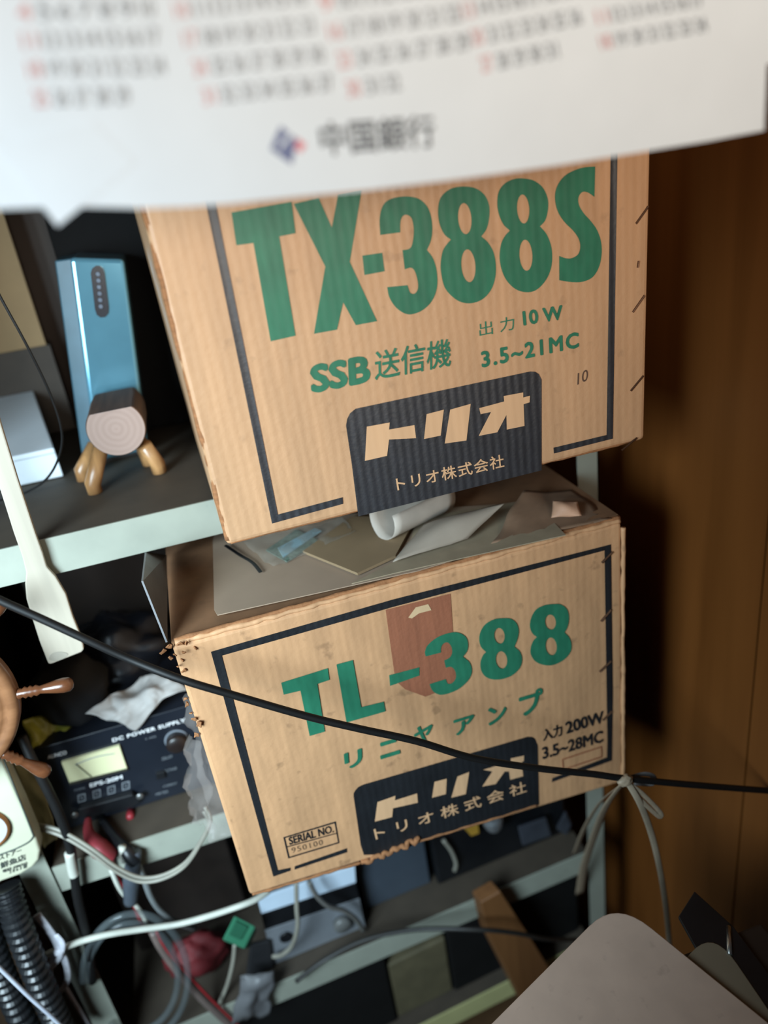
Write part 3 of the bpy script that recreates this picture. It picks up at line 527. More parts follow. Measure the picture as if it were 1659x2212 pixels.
for k in range(8):
    a = math.radians(45 * k - 6); d = V(math.cos(a), 0, math.sin(a)); h0 = WR - 0.003
    MB().lathe(wc + d * h0, d, [(r_ * 0.95, h_ * 0.9) for r_, h_ in [(0.0045, 0), (0.0065, 0.004), (0.0048, 0.008), (0.0068, 0.011), (0.005, 0.014), (0.0068, 0.017), (0.005, 0.020), (0.0064, 0.023), (0.0045, 0.027), (0.0055, 0.034), (0.0075, 0.045), (0.0085, 0.053), (0.0078, 0.060), (0.0045, 0.0635), (0.0008, 0.0645)]], 18).build('spoke_handle', WHEELD, sw, smooth=True)
YP = 0.768; pq = T('plaque', 'cream plastic plaque with round dial and shop lettering beneath the ship wheel', 'plaque', PY(0, 1900, YP))
half = [PY(-60, 1500, YP), PY(18, 1672, YP), PY(50, 1747, YP), PY(80, 1815, YP), PY(87, 1838, YP), PY(84, 1858, YP), PY(72, 1873, YP), PY(45, 1890, YP), PY(0, 1906, YP)]
xr = max(p.x for p in half); xc = -0.372
half = [V(min(p.x, xr), YP, p.z) for p in half]
half[0].x = half[1].x = half[2].x = xr - 0.001; zl = half[-1].z
out = half + [V(xc, YP, zl - 0.003)] + [V(2 * xc - p.x, YP, p.z) for p in reversed(half)]
MB().prism(out, (0, 0.026, 0)).build('plate', CREAM, pq, bevel=0.004, bseg=3)
gro = [(0, 1622), (10, 1645), (40, 1722), (70, 1798), (71, 1808), (60, 1820), (30, 1835), (0, 1846)]
MB().tube(pxs(gro, YP - 0.0003), 0.0011, seg=6).build('frame_line', mat('groove_dark', (70, 74, 66), 0.6), pq, smooth=True)
dc = PY(-40, 1792, YP)
MB().lathe(dc, (0, -1, 0), [(0.031, 0), (0.031, 0.004), (0.028, 0.005), (0.027, 0.002)], 40).build('dial_ring', mat('copper_ring', (150, 100, 60), 0.3, metal=0.6), pq, smooth=True)
MB().lathe(dc, (0, -1, 0), [(0.0275, 0), (0.0275, 0.003), (0.001, 0.003)], 40).build('dial', mat('dial_white', (180, 184, 190), 0.4), pq)
PT = mat('plaque_print', (60, 64, 58), 0.6); pe = YP - 0.0006
text('ーストアー', (-14, 1863), (47, 1842), (-16, 1852), pe, 0.02).build('printed_line', PT, pq)
text('鮮魚店', (2, 1877), (57, 1857), (-1, 1864), pe, 0.025).build('printed_line', PT, pq)
text('電話 (08656)', (6, 1887), (59, 1868), (5, 1879), pe, 0.02).build('printed_line', PT, pq)
text('2 8 6 3 番', (20, 1888), (59, 1874), (19, 1880), pe, 0.015).build('printed_line', PT, pq)

# ------------------------------------------------------------------ power supply
YS = 0.857; ps = T('power_supply', 'black bench power supply with cream analogue meter on the middle shelf', 'power supply', (-0.2, 0.95, Z2))
pl, pr, pt_ = PY(148, 1800, YS).x, -0.105, PY(71, 1622, YS).z
PSU = mat('black_enamel', (24, 28, 36), 0.35, var=0.12)
MB().box(pl, pr, YS + 0.003, YS + 0.20, Z2 + 0.006, pt_).build('case', PSU, ps, bevel=0.002)
MB().box(pl - 0.001, pr + 0.001, YS, YS + 0.004, Z2 + 0.004, pt_ + 0.001).build('front_panel', PSU, ps, bevel=0.001)
for x in (pl + 0.015, pr - 0.015):
    for y in (YS + 0.02, YS + 0.18): MB().lathe((x, y, Z2), (0, 0, 1), [(0.008, 0), (0.008, 0.007)], 16).build('foot', BLACKR, ps)
ye = YS - 0.0006
C5 = lambda p: sc_pts(p, 0, 1500, 3.318)
mt = MB().prism(pxs(C5([(440, 490), (855, 370), (914, 545), (505, 650)]), YS - 0.004), (0, 0.006, 0)).build('meter', mat('meter_cream', (214, 210, 168), 0.35, var=0.03), ps)
sub(inked([C5([(500, 632), (910, 530), (914, 545), (505, 650)])], YS - 0.0046), 'meter_band', mat('meter_dark', (50, 48, 40), 0.5), mt, ps)
arc = [(540 + 28 * k, 505 - 8.0 * k - 14 * math.sin(math.pi * k / 10)) for k in range(11)]
sub(MB().tube(pxs(C5(arc), YS - 0.0046), 0.0006, seg=5), 'scale_arc', GREYTXT, mt, ps)
sub(MB().tube(pxs(C5([(545, 500), (655, 590)]), YS - 0.005), 0.0006, seg=5, smooth=False), 'needle', BLACKP, mt, ps)
text('ALINCO', C5([(342, 465)])[0], C5([(480, 428)])[0], C5([(338, 438)])[0], ye, 0.03).build('printed_line', WHITETXT, ps)
text('DC POWER SUPPLY', C5([(808, 342)])[0], C5([(1330, 196)])[0], C5([(802, 316)])[0], ye, 0.025, space=1.1).build('printed_line', WHITETXT, ps)
text('EPS-20M', C5([(645, 668)])[0], C5([(880, 605)])[0], C5([(640, 640)])[0], ye, 0.03).build('printed_line', WHITETXT, ps)
text('MODEL', C5([(532, 696)])[0], C5([(615, 674)])[0], C5([(530, 682)])[0], ye, 0.01).build('printed_line', GREYTXT, ps)
text('V ADJ', C5([(1040, 332)])[0], C5([(1118, 310)])[0], C5([(1037, 316)])[0], ye, 0.01).build('printed_line', GREYTXT, ps)
text('DELAY', C5([(1165, 474)])[0], C5([(1240, 452)])[0], C5([(1160, 454)])[0], ye, 0.01).build('printed_line', GREYTXT, ps)
text('VOLTAGE', C5([(1160, 566)])[0], C5([(1268, 536)])[0], C5([(1158, 548)])[0], ye, 0.01).build('printed_line', GREYTXT, ps)
text('CURRENT', C5([(1170, 668)])[0], C5([(1270, 642)])[0], C5([(1168, 654)])[0], ye, 0.01).build('printed_line', GREYTXT, ps)
text('METER', C5([(1118, 726)])[0], C5([(1208, 702)])[0], C5([(1115, 710)])[0], ye, 0.01).build('printed_line', GREYTXT, ps)
for (cx, cy) in [(585, 744), (693, 715), (798, 686), (901, 656)]:
    q = 29; o = C5([(cx - q, cy - q + 8), (cx + q - 2, cy - q - 8), (cx + q, cy + q - 10), (cx - q + 3, cy + q + 6)]); i2 = shrink(o, (0.72, 0.72))
    inked([ell(sum(a for a, b in o) / 4, sum(b for a, b in o) / 4, 2, 2)], ye, inked([o, i2], ye)).build('lamp_icon', GREYTXT, ps)
kc = PY(381, 1597, YS); MB().lathe(kc, (0, -1, 0), [(0.0155, 0), (0.0155, 0.001), (0.0145, 0.0012)], 32).build('knob_ring', mat('ring_grey', (120, 126, 134), 0.4), ps)
MB().lathe(kc, (0, -1, 0), [(0.0135, 0), (0.0135, 0.012), (0.011, 0.015), (0.001, 0.0152)], 32).build('knob', mat('knob_brown_black', (34, 26, 24), 0.35), ps, smooth=True)
MB().prism(pxs(C5([(1115, 570), (1180, 553), (1188, 600), (1125, 615)]), YS - 0.004), (0, 0.005, 0)).build('rocker_switch', BLACKP, ps, bevel=0.0008)
MB().prism(pxs(C5([(560, 822), (950, 716), (1012, 768), (960, 812), (620, 888), (545, 872)]), YS - 0.010), (0, 0.0105, 0)).build('terminal_cover', BLACKP, ps, bevel=0.002)
for p in [(535, 862), (1003, 728)]: MB().lathe(PY(*C5([p])[0], YS - 0.009), (0, -1, 0), [(0.005, 0), (0.0045, 0.002), (0.001, 0.0025)], 16).build('screw', mat('screw_steel', (130, 130, 128), 0.4, metal=0.8), ps, smooth=True)
MB().lathe(PY(*C5([(935, 836)])[0], YS), (0, -1, 0), [(0.005, 0), (0.0055, 0.010), (0.004, 0.014), (0.001, 0.0145)], 18).build('terminal', mat('red_terminal', (150, 44, 52), 0.4), ps, smooth=True)
MB().lathe(PY(*C5([(735, 872)])[0], YS), (0, -1, 0), [(0.004, 0), (0.0042, 0.010), (0.005, 0.014), (0.001, 0.0145)], 18).build('terminal', BLACKP, ps, smooth=True)

# things on top of the power supply
PT_ = pt_ + 0.001
tag(MB().blob(PY(150, 1490, 0.93), (0.050, 0.05, 0.050), 0.22, 1.8, 3).build('black_pouch', DARKC, smooth=True), 'rounded black pouch on the power supply behind the wheel handle', 'pouch')
tag(MB().blob(PY(255, 1410, 1.0), (0.07, 0.05, 0.055), 0.35, 2.0, 5).build('black_bag', mat('glossy_black_bag', (24, 26, 32), 0.3, var=0.2), smooth=True), 'glossy crumpled black bag behind the white cloth under the top shelf', 'bag')
wcl = [(185, 1560), (215, 1530), (290, 1478), (388, 1470), (392, 1500), (350, 1555), (300, 1590), (262, 1583), (222, 1570)]
mb = MB(); mb.patch([PY(186, 1546, 0.848), PY(296, 1574, 0.846), PY(402, 1478, 0.855), PY(300, 1456, 0.90)], 30, 24, 0.010, 38, 6, bulge=0.008)
mb.v = [v + V(0, 0, 0.010 * mnoise.noise(V(v.x * 26, 3.1, 0))) for v in mb.v]
tag(mb.build('white_cloth', mat('white_cloth', (150, 146, 142), 0.85, var=0.12, vscale=(50, 50, 50)), smooth=True, solid=0.001), 'crumpled white cloth draped over the top of the power supply', 'cloth')
mb = MB(); mb.patch([PY(66, 1640, 0.86), PY(160, 1572, 0.885), PY(118, 1535, 0.91), PY(48, 1556, 0.88)], 16, 12, 0.008, 50, 9)
tag(mb.build('yellow_wrapper', mat('yellow_film', (170, 168, 70), 0.35, var=0.25, vscale=(60, 60, 60)), smooth=True, solid=0.0008), 'crumpled yellow green wrapper at the left end of the power supply', 'wrapper')
mb = MB(); mb.patch([PY(95, 1830, 0.815), PY(128, 1812, 0.815), PY(70, 1630, 0.835), PY(28, 1645, 0.835)], 10, 18, 0.006, 40, 13)
tag(mb.build('cream_bag', mat('cream_bag', (186, 180, 138), 0.5, var=0.12), smooth=True, solid=0.0008), 'crinkled cream paper bag between the plaque and the power supply', 'bag')
CLEAR = mat('clear_poly', (176, 166, 160), 0.3, var=0.1, alpha=0.12)
mb = MB(); mb.patch([PY(460, 1820, 0.70), PY(508, 1800, 0.69), PY(412, 1490, 0.70), PY(398, 1500, 0.74)], 10, 26, 0.008, 45, 15)
mb.patch([PY(420, 1775, 0.745), PY(470, 1800, 0.705), PY(435, 1600, 0.70), PY(405, 1590, 0.72)], 14, 18, 0.010, 45, 17, bulge=0.012)
tag(mb.build('plastic_bag', CLEAR, smooth=True, solid=0.0005, weld=True), 'crumpled clear plastic bag between the power supply and the worn carton', 'bag')

# ------------------------------------------------------------------ cables around the middle and lower shelves
def wire(name, pts, r, m, label, cat='cable', grp=None, **k): return tag(MB().tube(lin(pts), r, **k).build(name, m, smooth=True), label, cat, grp)
bc = T('cable', 'long black cable sagging across the whole scene in front of both cartons', 'cable', PY(829, 1590, 0.60))
cpx = [(-260, 1180), (-100, 1250), (0, 1297), (90, 1337), (181, 1379), (280, 1424), (390, 1467), (499, 1500), (662, 1547), (780, 1575), (900, 1601), (1024, 1638), (1165, 1660), (1280, 1672), (1345, 1681), (1480, 1694), (1659, 1708), (1720, 1712)]
n = len(cpx); MB().tube([PY(x, y, 0.655 - 0.10 * (i / (n - 1)) ** 0.9 - (0.012 if 5 < i < n - 1 else 0)) for i, (x, y) in enumerate(cpx)], 0.0037, seg=12).build('sheath', BLACKR, bc, smooth=True)
tw = T('twin_cable', 'grey twin cable looping in front of the middle shelf lip', 'cable', PY(300, 1900, 0.76))
for o_ in (0, 9):
    MB().tube(lin([(x + o_ * 0.3, y - o_, Y) for x, y, Y in [(70, 1790, 0.80), (110, 1797, 0.79), (150, 1814, 0.78), (200, 1845, 0.77), (250, 1882, 0.765), (300, 1904, 0.76), (350, 1899, 0.755), (400, 1870, 0.75), (437, 1815, 0.745), (452, 1780, 0.745), (440, 1752, 0.75)]]), 0.0024).build('conductor', GREYCABLE, tw, smooth=True)
vb = T('cable', 'black cable with a white tape band hanging down past the power supply', 'cable', PY(190, 2035, 0.785))
MB().tube(lin([(46, 1590, 0.80), (74, 1650, 0.79), (124, 1750, 0.785), (152, 1830, 0.785), (166, 1930, 0.785), (180, 1990, 0.785), (190, 2036, 0.785), (200, 2120, 0.79)]), 0.0058, seg=12).build('sheath', BLACKR, vb, smooth=True)
MB().tube(lin([(150, 1842, 0.783), (157, 1880, 0.783), (160, 1890, 0.783)]), 0.0063, seg=12).build('tape_band', WHITEC, vb, smooth=True)
rw = T('red_white_lead', 'red and white twin lead hanging from the power supply terminals', 'cable', PY(290, 1960, 0.80))
REDC = mat('red_cable', (150, 40, 44), 0.5)
MB().tube(lin([(190, 1768, 0.845), (192, 1800, 0.825), (215, 1833, 0.80), (245, 1850, 0.795)]), [0.004, 0.007, 0.013, 0.010], seg=12).build('red_sleeve', mat('dark_red_sleeve', (128, 44, 50), 0.5), rw, smooth=True)
MB().tube(lin([(240, 1850, 0.795), (252, 1895, 0.795), (285, 1945, 0.795), (303, 1985, 0.795), (318, 2010, 0.80)]), 0.0032).build('red_conductor', REDC, rw, smooth=True)
MB().tube(lin([(240, 1878, 0.792), (262, 1925, 0.792), (293, 1955, 0.792), (313, 1985, 0.792), (320, 2005, 0.80)]), 0.0032).build('white_conductor', WHITEC, rw, smooth=True)
MB().tube(lin([(264, 1828, 0.79), (266, 1862, 0.788)]), [0.005, 0.0035], seg=10, smooth=False).build('white_tag', WHITEC, rw, smooth=True)
MB().tube(lin([(222, 1772, 0.845), (245, 1805, 0.815), (275, 1840, 0.79), (292, 1862, 0.785)]), [0.004, 0.006, 0.009, 0.009], seg=12).build('black_sleeve', BLACKP, rw, smooth=True)
MB().tube(lin([(292, 1838, 0.79), (284, 1890, 0.785), (282, 1948, 0.785)]), [0.008, 0.011, 0.009], seg=14).build('heat_shrink', mat('grey_heat_shrink', (70, 76, 84), 0.4), rw, smooth=True)
wire('cable', [(292, 1858, 0.79), (310, 1895, 0.785), (325, 1935, 0.785), (345, 1965, 0.79), (378, 1990, 0.80), (420, 2005, 0.84)], 0.0042, mat('dull_grey_cable', (112, 116, 116), 0.5), 'single grey cable running down beside the heat-shrunk lead')
wire('cable', [(95, 2065, 0.775), (130, 2050, 0.77), (182, 2031, 0.775), (240, 2017, 0.775), (300, 2008, 0.775), (380, 1997, 0.77), (440, 1982, 0.76), (500, 1963, 0.75), (548, 1945, 0.75), (580, 1925, 0.76)], 0.0042, WHITEC, 'white cable stretched from the left post to under the worn carton')
wire('cable', [(330, 2012, 0.80), (350, 2050, 0.80), (390, 2105, 0.80), (440, 2160, 0.80), (510, 2225, 0.80)], 0.006, mat('brown_grey_cable', (112, 98, 92), 0.5), 'thick grey brown cable running to the bottom edge')
wire('cable', [(338, 2012, 0.794), (362, 2054, 0.794), (404, 2102, 0.794), (456, 2158, 0.794), (520, 2220, 0.794)], 0.0022, REDC, 'thin red cable beside the thick grey brown cable')
gt = T('clear_hose', 'coil of clear plastic hose hanging before the low shelf at the lower left', 'hose', PY(360, 2100, 0.782))
for k, (rx, ry, dx) in enumerate([(114, 138, 0), (98, 118, -6)]):
    MB().tube(lin([(292 + dx + rx * math.cos(a), 2112 - ry * math.sin(a), 0.782 + 0.004 * k) for a in [math.radians(q) for q in range(-120, 200, 16)]]), 0.0050, seg=12).build('coil', mat('clear_tube', (104, 112, 114), 0.1, alpha=0.3), gt, smooth=True)
gc = T('green_connector', 'green plastic plug with a grey wire hanging below the white cable', 'connector', PY(515, 2040, 0.80))
MB().hexa(pxs([(480, 2030), (528, 2050), (552, 2002), (506, 1978)], 0.80) + pxs([(488, 2034), (536, 2050), (556, 2008), (512, 1984)], 0.825)).build('plug_body', mat('green_plastic', (62, 128, 98), 0.35, var=0.1), gc, bevel=0.002)
MB().prism(pxs([(494, 2020), (520, 2032), (536, 2003), (510, 1990)], 0.797), (0, 0.004, 0)).build('plug_face', mat('green_plastic_dark', (46, 100, 76), 0.4), gc, bevel=0.001)
MB().tube(lin([(507, 2040, 0.81), (503, 2080, 0.81), (490, 2130, 0.81), (470, 2175, 0.81), (452, 2215, 0.81)]), 0.003).build('lead', GREYCABLE, gc, smooth=True)

# ribbed conduits, ties and post string at the lower left
RIB = mat('ribbed_black', (27, 28, 30), 0.35)
def ribbed(pts, r, label):
    P = MB(); P.tube(lin(pts), r, seg=8, sub=24); path = P.v[:-0 or None]; n_ = len(path) // 8
    c = [sum((path[i * 8 + k] for k in range(8)), Vector()) / 8 for i in range(n_)]
    mb = MB(); mb.tube(c, [r * (1.0 if i % 4 < 2 else 0.80) for i in range(n_)], seg=22, smooth=False)
    return tag(mb.build('ribbed_conduit', RIB, smooth=False), label, 'conduit', 'ribbed conduits at the lower left')
ribbed([(13, 1916, 0.765), (34, 1985, 0.75), (70, 2080, 0.745), (110, 2175, 0.745), (140, 2240, 0.745)], 0.0165, 'dark ribbed conduit running down in front of the left post')
ribbed([(-40, 1960, 0.75), (-12, 2060, 0.75), (25, 2150, 0.75), (65, 2235, 0.75)], 0.0165, 'dark ribbed conduit at the lower left corner, outside its twin')
tb = T('twine_tie', 'white plastic twine bow tied around the left post', 'twine', PY(125, 2060, 0.765))
TW = mat('white_twine', (206, 206, 214), 0.5, var=0.12, vscale=(200, 200, 200))
MB().tube(lin([(78, 1976, 0.77), (98, 2000, 0.765), (118, 2028, 0.765), (128, 2058, 0.765)]), [0.006, 0.0055, 0.005, 0.004], flat=(0, 1, 0)).build('loose_end', TW, tb, smooth=True)
MB().tube(lin([(128, 2055, 0.765), (108, 2080, 0.765), (112, 2125, 0.765), (128, 2142, 0.765), (146, 2115, 0.765), (140, 2075, 0.765), (128, 2058, 0.765)]), 0.004, flat=(0, 1, 0)).build('loop', TW, tb, smooth=True)
MB().tube(lin([(104, 2098, 0.76), (128, 2070, 0.76), (135, 2040, 0.76), (120, 2020, 0.762)]), 0.0035, flat=(0, 1, 0)).build('loop', TW, tb, smooth=True)
MB().blob(PY(128, 2056, 0.762), (0.006, 0.005, 0.006), 0.2, 2, 1).build('knot', TW, tb, smooth=True)
MB().tube(lin([(138, 2128, 0.77), (160, 2165, 0.77), (196, 2222, 0.77)]), 0.003, seg=8).build('loose_end', TW, tb, smooth=True)
wire('string', [(-30, 2068, 0.70), (0, 2092, 0.70), (60, 2150, 0.70), (110, 2195, 0.70), (150, 2235, 0.70)], 0.0024, mat('pale_string', (190, 194, 206), 0.5), 'pale string slanting across the lower left corner', 'string')

# string on the right
TWR = mat('dull_twine', (156, 138, 116), 0.55, var=0.12, vscale=(200, 200, 200))
st = T('vinyl_string', 'white vinyl string knotted at the right end of the black cable', 'string', PY(1350, 1690, 0.60))
MB().blob(PY(1350, 1686, 0.556), (0.009, 0.006, 0.006), 0.25, 2, 4).build('knot', TWR, st, smooth=True)
MB().tube(lin([(1356, 1690, 0.556), (1385, 1740, 0.556), (1410, 1810, 0.575), (1428, 1890, 0.58), (1440, 1970, 0.585), (1447, 2050, 0.59), (1450, 2080, 0.59)]), [0.0035, 0.0042, 0.0044, 0.0042, 0.0044, 0.0042, 0.004], flat=(0, 1, 0)).build('strand', mat('tan_string', (168, 152, 130), 0.6), st, smooth=True)
MB().tube(lin([(1345, 1692, 0.575), (1310, 1740, 0.62), (1285, 1800, 0.70), (1262, 1870, 0.76), (1252, 1930, 0.792)]), [0.004, 0.006, 0.007, 0.008, 0.008], flat=(0, 1, 0)).build('strand', TWR, st, smooth=True)
MB().tube(lin([(1340, 1696, 0.575), (1295, 1735, 0.66), (1262, 1790, 0.73), (1240, 1845, 0.79)]), [0.003, 0.004, 0.005, 0.004], flat=(0, 1, 0)).build('strand', TWR, st, smooth=True)
MB().tube(lin([(1354, 1690, 0.556), (1385, 1712, 0.556), (1426, 1754, 0.556), (1424, 1764, 0.556), (1385, 1728, 0.556), (1358, 1694, 0.556)]), 0.0028, flat=(0, 1, 0)).build('loop', TWR, st, smooth=True)
MB().tube(lin([(1350, 1682, 0.568), (1390, 1672, 0.566), (1412, 1678, 0.566), (1410, 1694, 0.566), (1370, 1692, 0.57)]), 0.003, flat=(0, 1, 0)).build('loop', mat('grey_string', (110, 106, 104), 0.6), st, smooth=True)

# ------------------------------------------------------------------ third shelf
YR = 0.835; rd = T('radio_unit', 'silver faced radio with black display band under the worn carton', 'radio', PY(690, 2050, YR))
SIL = mat('silver_face', (140, 144, 150), 0.35, metal=0.35, var=0.08)
ra, rb_, rtop, rbot = PY(565, 1960, YR).x, PY(790, 2010, YR).x, PY(768, 1862, YR).z, Z3 + 0.004
MB().hexa([V(ra, YR, shelf_z(Z3, ra) + 0.0005), V(rb_, YR, shelf_z(Z3, rb_) + 0.0005), V(rb_, YR, rtop), V(ra, YR, rtop), V(ra, YR + 0.2, shelf_z(Z3, ra)), V(rb_, YR + 0.2, shelf_z(Z3, rb_)), V(rb_, YR + 0.2, rtop), V(ra, YR + 0.2, rtop)]).build('case', mat('radio_case', (60, 64, 70), 0.4), rd, bevel=0.003)
R5 = lambda p: sc_pts(p, 500, 1750, 3.318)
MB().prism(pxs(R5([(188, 640), (885, 400), (892, 520), (214, 745)]), YR - 0.004), (0, 0.005, 0)).build('dial_glass', mat('dial_glass', (204, 220, 236), 0.15, var=0.04), rd, bevel=0.0008)
MB().prism(pxs(R5([(212, 750), (890, 525), (918, 630), (240, 860)]), YR - 0.003), (0, 0.004, 0)).build('black_band', BLACKP, rd, bevel=0.0008)
above(MB().prism(pxs(R5([(240, 865), (918, 635), (972, 885), (640, 1010), (320, 1130)]), YR - 0.003), (0, 0.004, 0)), Z3).build('silver_panel', SIL, rd, bevel=0.0008)
MB().lathe(PY(*R5([(390, 905)])[0], YR - 0.003), (0, -1, 0), [(0.010, 0), (0.010, 0.003), (0.007, 0.002), (0.001, 0.001)], 24).build('socket', BLACKP, rd, smooth=True)
MB().lathe(PY(*R5([(790, 800)])[0], YR - 0.003), (0, -1, 0), [(0.014, 0), (0.014, 0.008), (0.012, 0.011), (0.001, 0.0115)], 24).build('knob', mat('knob_grey', (104, 104, 102), 0.35), rd, smooth=True)
for p, c_ in [((825, 925), (170, 50, 66)), ((730, 1075), (140, 50, 60))]: MB().lathe(PY(*R5([p])[0], YR - 0.004), (0, -1, 0), [(0.0045, 0), (0.0045, 0.008), (0.001, 0.0085)], 16).build('red_button', mat('button_red', (170, 44, 62), 0.4), rd, smooth=True)
wire('wire', [(640, 1905, 0.80), (641, 1960, 0.79), (643, 2000, 0.79), (632, 2040, 0.80), (610, 2062, 0.81), (590, 2066, 0.82)], 0.0034, GREYCABLE, 'grey wire hanging in a hook before the silver radio', 'wire')
wire('wire', [(668, 1905, 0.80), (684, 1935, 0.80), (710, 1958, 0.80), (740, 1966, 0.805), (768, 1985, 0.81), (785, 2010, 0.82)], 0.0036, mat('dim_grey_wire', (104, 102, 98), 0.5), 'grey wire slanting over the right half of the silver radio', 'wire')
tag(on_shelf(PY(775, 1900, 0.86).x, PY(930, 1900, 0.86).x, 0.86, 1.05, Z3, 0.17).build('slate_box', mat('slate_plastic', (62, 70, 80), 0.45, var=0.06), bevel=0.003), 'slate grey plain box beside the silver radio on the low shelf', 'box')
tag(above(MB().hexa(pxs([(1128, 1828), (1192, 1806), (1180, 1764), (1118, 1786)], 0.832) + pxs([(1130, 1822), (1192, 1800), (1180, 1760), (1118, 1780)], 0.849)), Z3).build('metal_bracket', mat('gunmetal', (84, 88, 98), 0.35, metal=0.5), bevel=0.003), 'small gunmetal bracket under the right half of the worn carton', 'bracket')
tag(above(MB().hexa(pxs([(1200, 1790), (1224, 1808), (1236, 1782), (1222, 1750)], 0.834) + pxs([(1200, 1786), (1224, 1804), (1236, 1778), (1222, 1746)], 0.849)), Z3).build('metal_clip', mat('gunmetal', (84, 88, 98)), bevel=0.004), 'dark metal clip right of the gunmetal bracket', 'clip')
tag(on_shelf(PY(942, 1880, 0.85).x, 0.425, 0.85, 1.1, Z3, 0.22).build('black_unit', BLACKP, bevel=0.004), 'black equipment case behind the gunmetal bracket on the low shelf', 'case')
lbm = T('foil_bulb', 'silver foil wrapped bulb poking out under the worn carton', 'bulb', PY(1070, 1815, 0.827))
MB().lathe(PY(1062, 1760, 0.827), (PY(1072, 1820, 0.827) - PY(1062, 1760, 0.827)), [(0.014, 0), (0.017, 0.008), (0.016, 0.018), (0.012, 0.028), (0.005, 0.034), (0.001, 0.035)], 14).build('foil', mat('foil', (176, 180, 184), 0.3, metal=0.7, bump=0.8, bscale=120), lbm)
MB().lathe(PY(1050, 1720, 0.827), (PY(1062, 1762, 0.827) - PY(1050, 1720, 0.827)), [(0.012, 0), (0.012, 0.022)], 14).build('neck', mat('gold_neck', (180, 140, 60), 0.4), lbm)
tag(MB().prism(pxs([(1005, 1792), (1032, 1780), (1035, 1800), (1018, 1806)], 0.835), (0, 0.012, 0)).build('yellow_tag', mat('yellow_tag', (176, 134, 50), 0.5)), 'small yellow tag left of the foil bulb', 'tag')
wire('lead', [(958, 1815, 0.84), (975, 1838, 0.84), (985, 1865, 0.84), (982, 1880, 0.845)], 0.0035, GREYCABLE, 'short grey lead dangling beside the slate grey box', 'wire')
tag(MB().patch([PY(500, 2215, 0.785), PY(580, 2190, 0.785), PY(590, 2100, 0.79), PY(520, 2110, 0.79)], 14, 14, 0.008, 45, 21, bulge=0.008).build('grey_bag', mat('grey_film', (110, 110, 112), 0.4, alpha=0.8), smooth=True, solid=0.0006), 'crumpled grey plastic bag at the bottom left of the low shelf', 'bag')
tag(above(MB().hexa(pxs([(530, 2118), (596, 2100), (584, 2030), (540, 2040)], 0.825) + pxs([(530, 2110), (598, 2098), (586, 2024), (540, 2034)], 0.834)), Z3).build('dark_adapter', mat('charcoal', (36, 36, 38), 0.5), bevel=0.004), 'charcoal adapter block left of the silver radio', 'adapter')
tag(above(MB().blob(PZ(425, 2060, -1.088), (0.045, 0.03, 0.032), 0.3, 2, 8), Z3).build('red_pouch', mat('dark_red_cloth', (110, 30, 34), 0.7), smooth=True), 'dark red cloth pouch behind the thick cable at the lower left', 'pouch')
wire('cable', [(640, 2120, 0.785), (700, 2075, 0.785), (790, 2030, 0.785), (900, 2008, 0.77), (1030, 2008, 0.735), (1110, 2015, 0.735), (1180, 2028, 0.75), (1245, 2030, 0.785)], 0.0036, mat('dark_cable', (46, 44, 42), 0.5), 'dark cable crossing the lower shelf lip toward the wooden slat')
# wooden slat leaning against the low shelf
sl = [(1040, 1950), (1082, 1926), (1146, 2025), (1196, 2106), (1300, 2285), (1215, 2320), (1125, 2157), (1056, 2021)]
tag(MB().prism(pxs(sl, 0.765), (-0.006, 0.025, 0)).build('wooden_slat', wood_mat('slat_wood', (98, 62, 34), (128, 86, 50), 0.5, 30), bevel=0.002), 'brown wooden slat leaning against the low shelf lip', 'slat')
tag(on_shelf(0.185, 0.43, 0.825, 1.20, Z4, 0.16).build('added_dark_crate', mat('crate_black', (14, 13, 13), 0.7, spec=0.3), bevel=0.004), 'added black crate darkening the bottom shelf right of the wooden slat', 'crate')  # this crate and the next are added to turn the open shelf dark
tag(on_shelf(-0.30, 0.075, 0.825, 1.20, Z4, 0.19).build('added_dark_crate', MATS['crate_black'], bevel=0.004), 'added black crate darkening the bottom shelf at the left, below the crumpled grey bag', 'crate')
tag(on_shelf(-0.31, -0.125, 0.95, 1.22, Z3, 0.25).build('added_dark_carton', mat('dark_brown_carton', (40, 30, 24), 0.7), bevel=0.004), 'added dark brown carton darkening the back of the low shelf behind the red and white lead', 'box')  # this carton and the next are added to block light between the boards
tag(MB().box(-0.31, 0.42, 1.10, 1.22, Z2, Z2 + 0.30).build('added_dark_carton', MATS['dark_brown_carton'], bevel=0.004), 'added dark carton darkening the depth of the middle shelf behind the power supply', 'box')
tag(on_shelf(0.078, 0.182, 0.83, 1.10, Z4, 0.14).build('dim_carton', mat('dim_carton', (92, 84, 62), 0.7), bevel=0.003), 'dim olive carton on the bottom shelf left of the wooden slat', 'box')

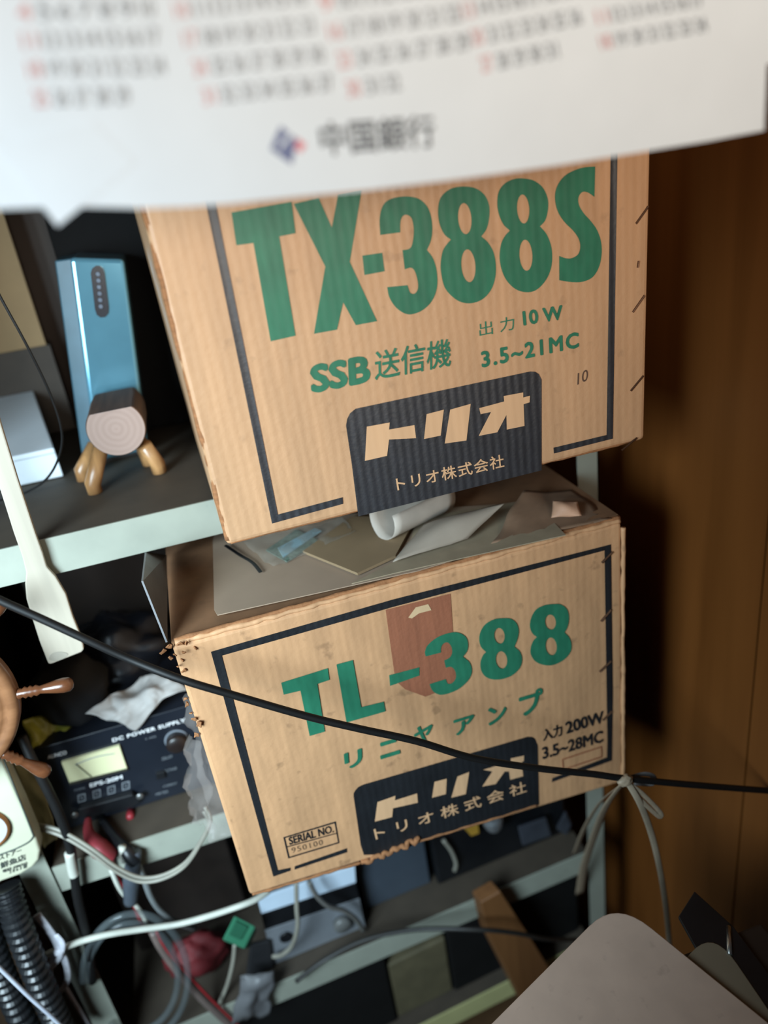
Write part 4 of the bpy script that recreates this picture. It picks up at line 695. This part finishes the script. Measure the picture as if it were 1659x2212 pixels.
# ------------------------------------------------------------------ papers at the lower right on an added small table
ZD = -0.75
tbm = T('added_side_table', 'added small dark side table supporting the papers in the lower right corner', 'table', (0.36, 0.33, FLOOR))  # table added under the papers so that they rest on something
MB().box(0.24, 0.425, 0.22, 0.42, ZD - 0.03, ZD - 0.0095).build('table_top', mat('table_dark', (40, 30, 24), 0.5), tbm, bevel=0.003)
for x in (0.255, 0.41):
    for y in (0.235, 0.405): MB().box(x - 0.01, x + 0.01, y - 0.01, y + 0.01, FLOOR, ZD - 0.03).build('leg', MATS['table_dark'], tbm)
def pad(name, apex, d1, d2, l1, l2, rad, z, t, m, label, cat, warp=0.0):
    d1 = Vector(d1).normalized(); d2 = Vector(d2).normalized(); A = Vector(apex); pts = []
    for k in range(9):
        s = k / 8; p = (A + d1 * rad) * (1 - s) ** 2 + A * 2 * s * (1 - s) + (A + d2 * rad) * s ** 2; pts.append(p)
    pts = pts + [A + d2 * l2, A + d2 * l2 + d1 * l1, A + d1 * l1]
    pts = [V(p.x, p.y, z) for p in pts]
    return tag(MB().prism(pts, (0, 0, -t)).build(name, m, bevel=0.0012), label, cat, 'paper pads on the side table')
k = ZD
a1 = PZ(1060, 2212, k); a2 = PZ(1300, 1972, k); b1 = PZ(1400, 1998, k); b2 = PZ(1659, 2208, k); d1 = a1 - a2; d2 = b2 - b1
def isect(p, d, q, e):
    den = d.x * e.y - d.y * e.x; t = ((q.x - p.x) * e.y - (q.y - p.y) * e.x) / den; return p + d * t
MAUVE = mat('mauve_grey_paper', (182, 158, 142), 0.75, var=0.06, vscale=(30, 30, 30), spots=0.3)
pad('paper_pad', isect(a1, d1, b1, d2), d1, d2, 0.30, 0.26, 0.045, k, 0.004, MAUVE, 'mauve grey paper pad with rounded corner lying in the lower right', 'paper pad')
k2 = ZD - 0.0045
c1 = PZ(1450, 2048, k2); c2 = PZ(1520, 2022, k2); e1_ = PZ(1580, 2062, k2); e2_ = PZ(1659, 2178, k2)
dd1 = c1 - c2; dd1 = Vector((d1.x, d1.y, 0)); dd2 = e2_ - e1_
pad('paper_pad', isect(c2 + V(0.012, 0.004, 0), dd1, e1_, dd2), dd1, dd2, 0.12, 0.26, 0.04, k2, 0.004, mat('olive_grey_paper', (112, 100, 82), 0.75, var=0.04), 'olive grey paper pad peeking out behind the mauve pad', 'paper pad')
bk = T('black_folder', 'black folder with bright metal corner under the grey pads', 'folder', (0.42, 0.40, ZD - 0.0095))
fpts = [PZ(1465, 1985, ZD - 0.0095), PZ(1500, 1930, ZD - 0.0095), PZ(1583, 2005, ZD - 0.0095), PZ(1750, 2230, ZD - 0.0095), PZ(1600, 2230, ZD - 0.0095)]
MB().prism(fpts, (0, 0, 0.004)).build('cover', BLACKP, bk, bevel=0.001)
q0 = PZ(1574, 2002, ZD - 0.006); q1 = PZ(1576, 2062, ZD - 0.004)
MB().tube([q0, q1], 0.0026, seg=8, smooth=False).build('metal_corner', mat('bright_metal', (190, 190, 186), 0.25, metal=0.9), bk, smooth=True)
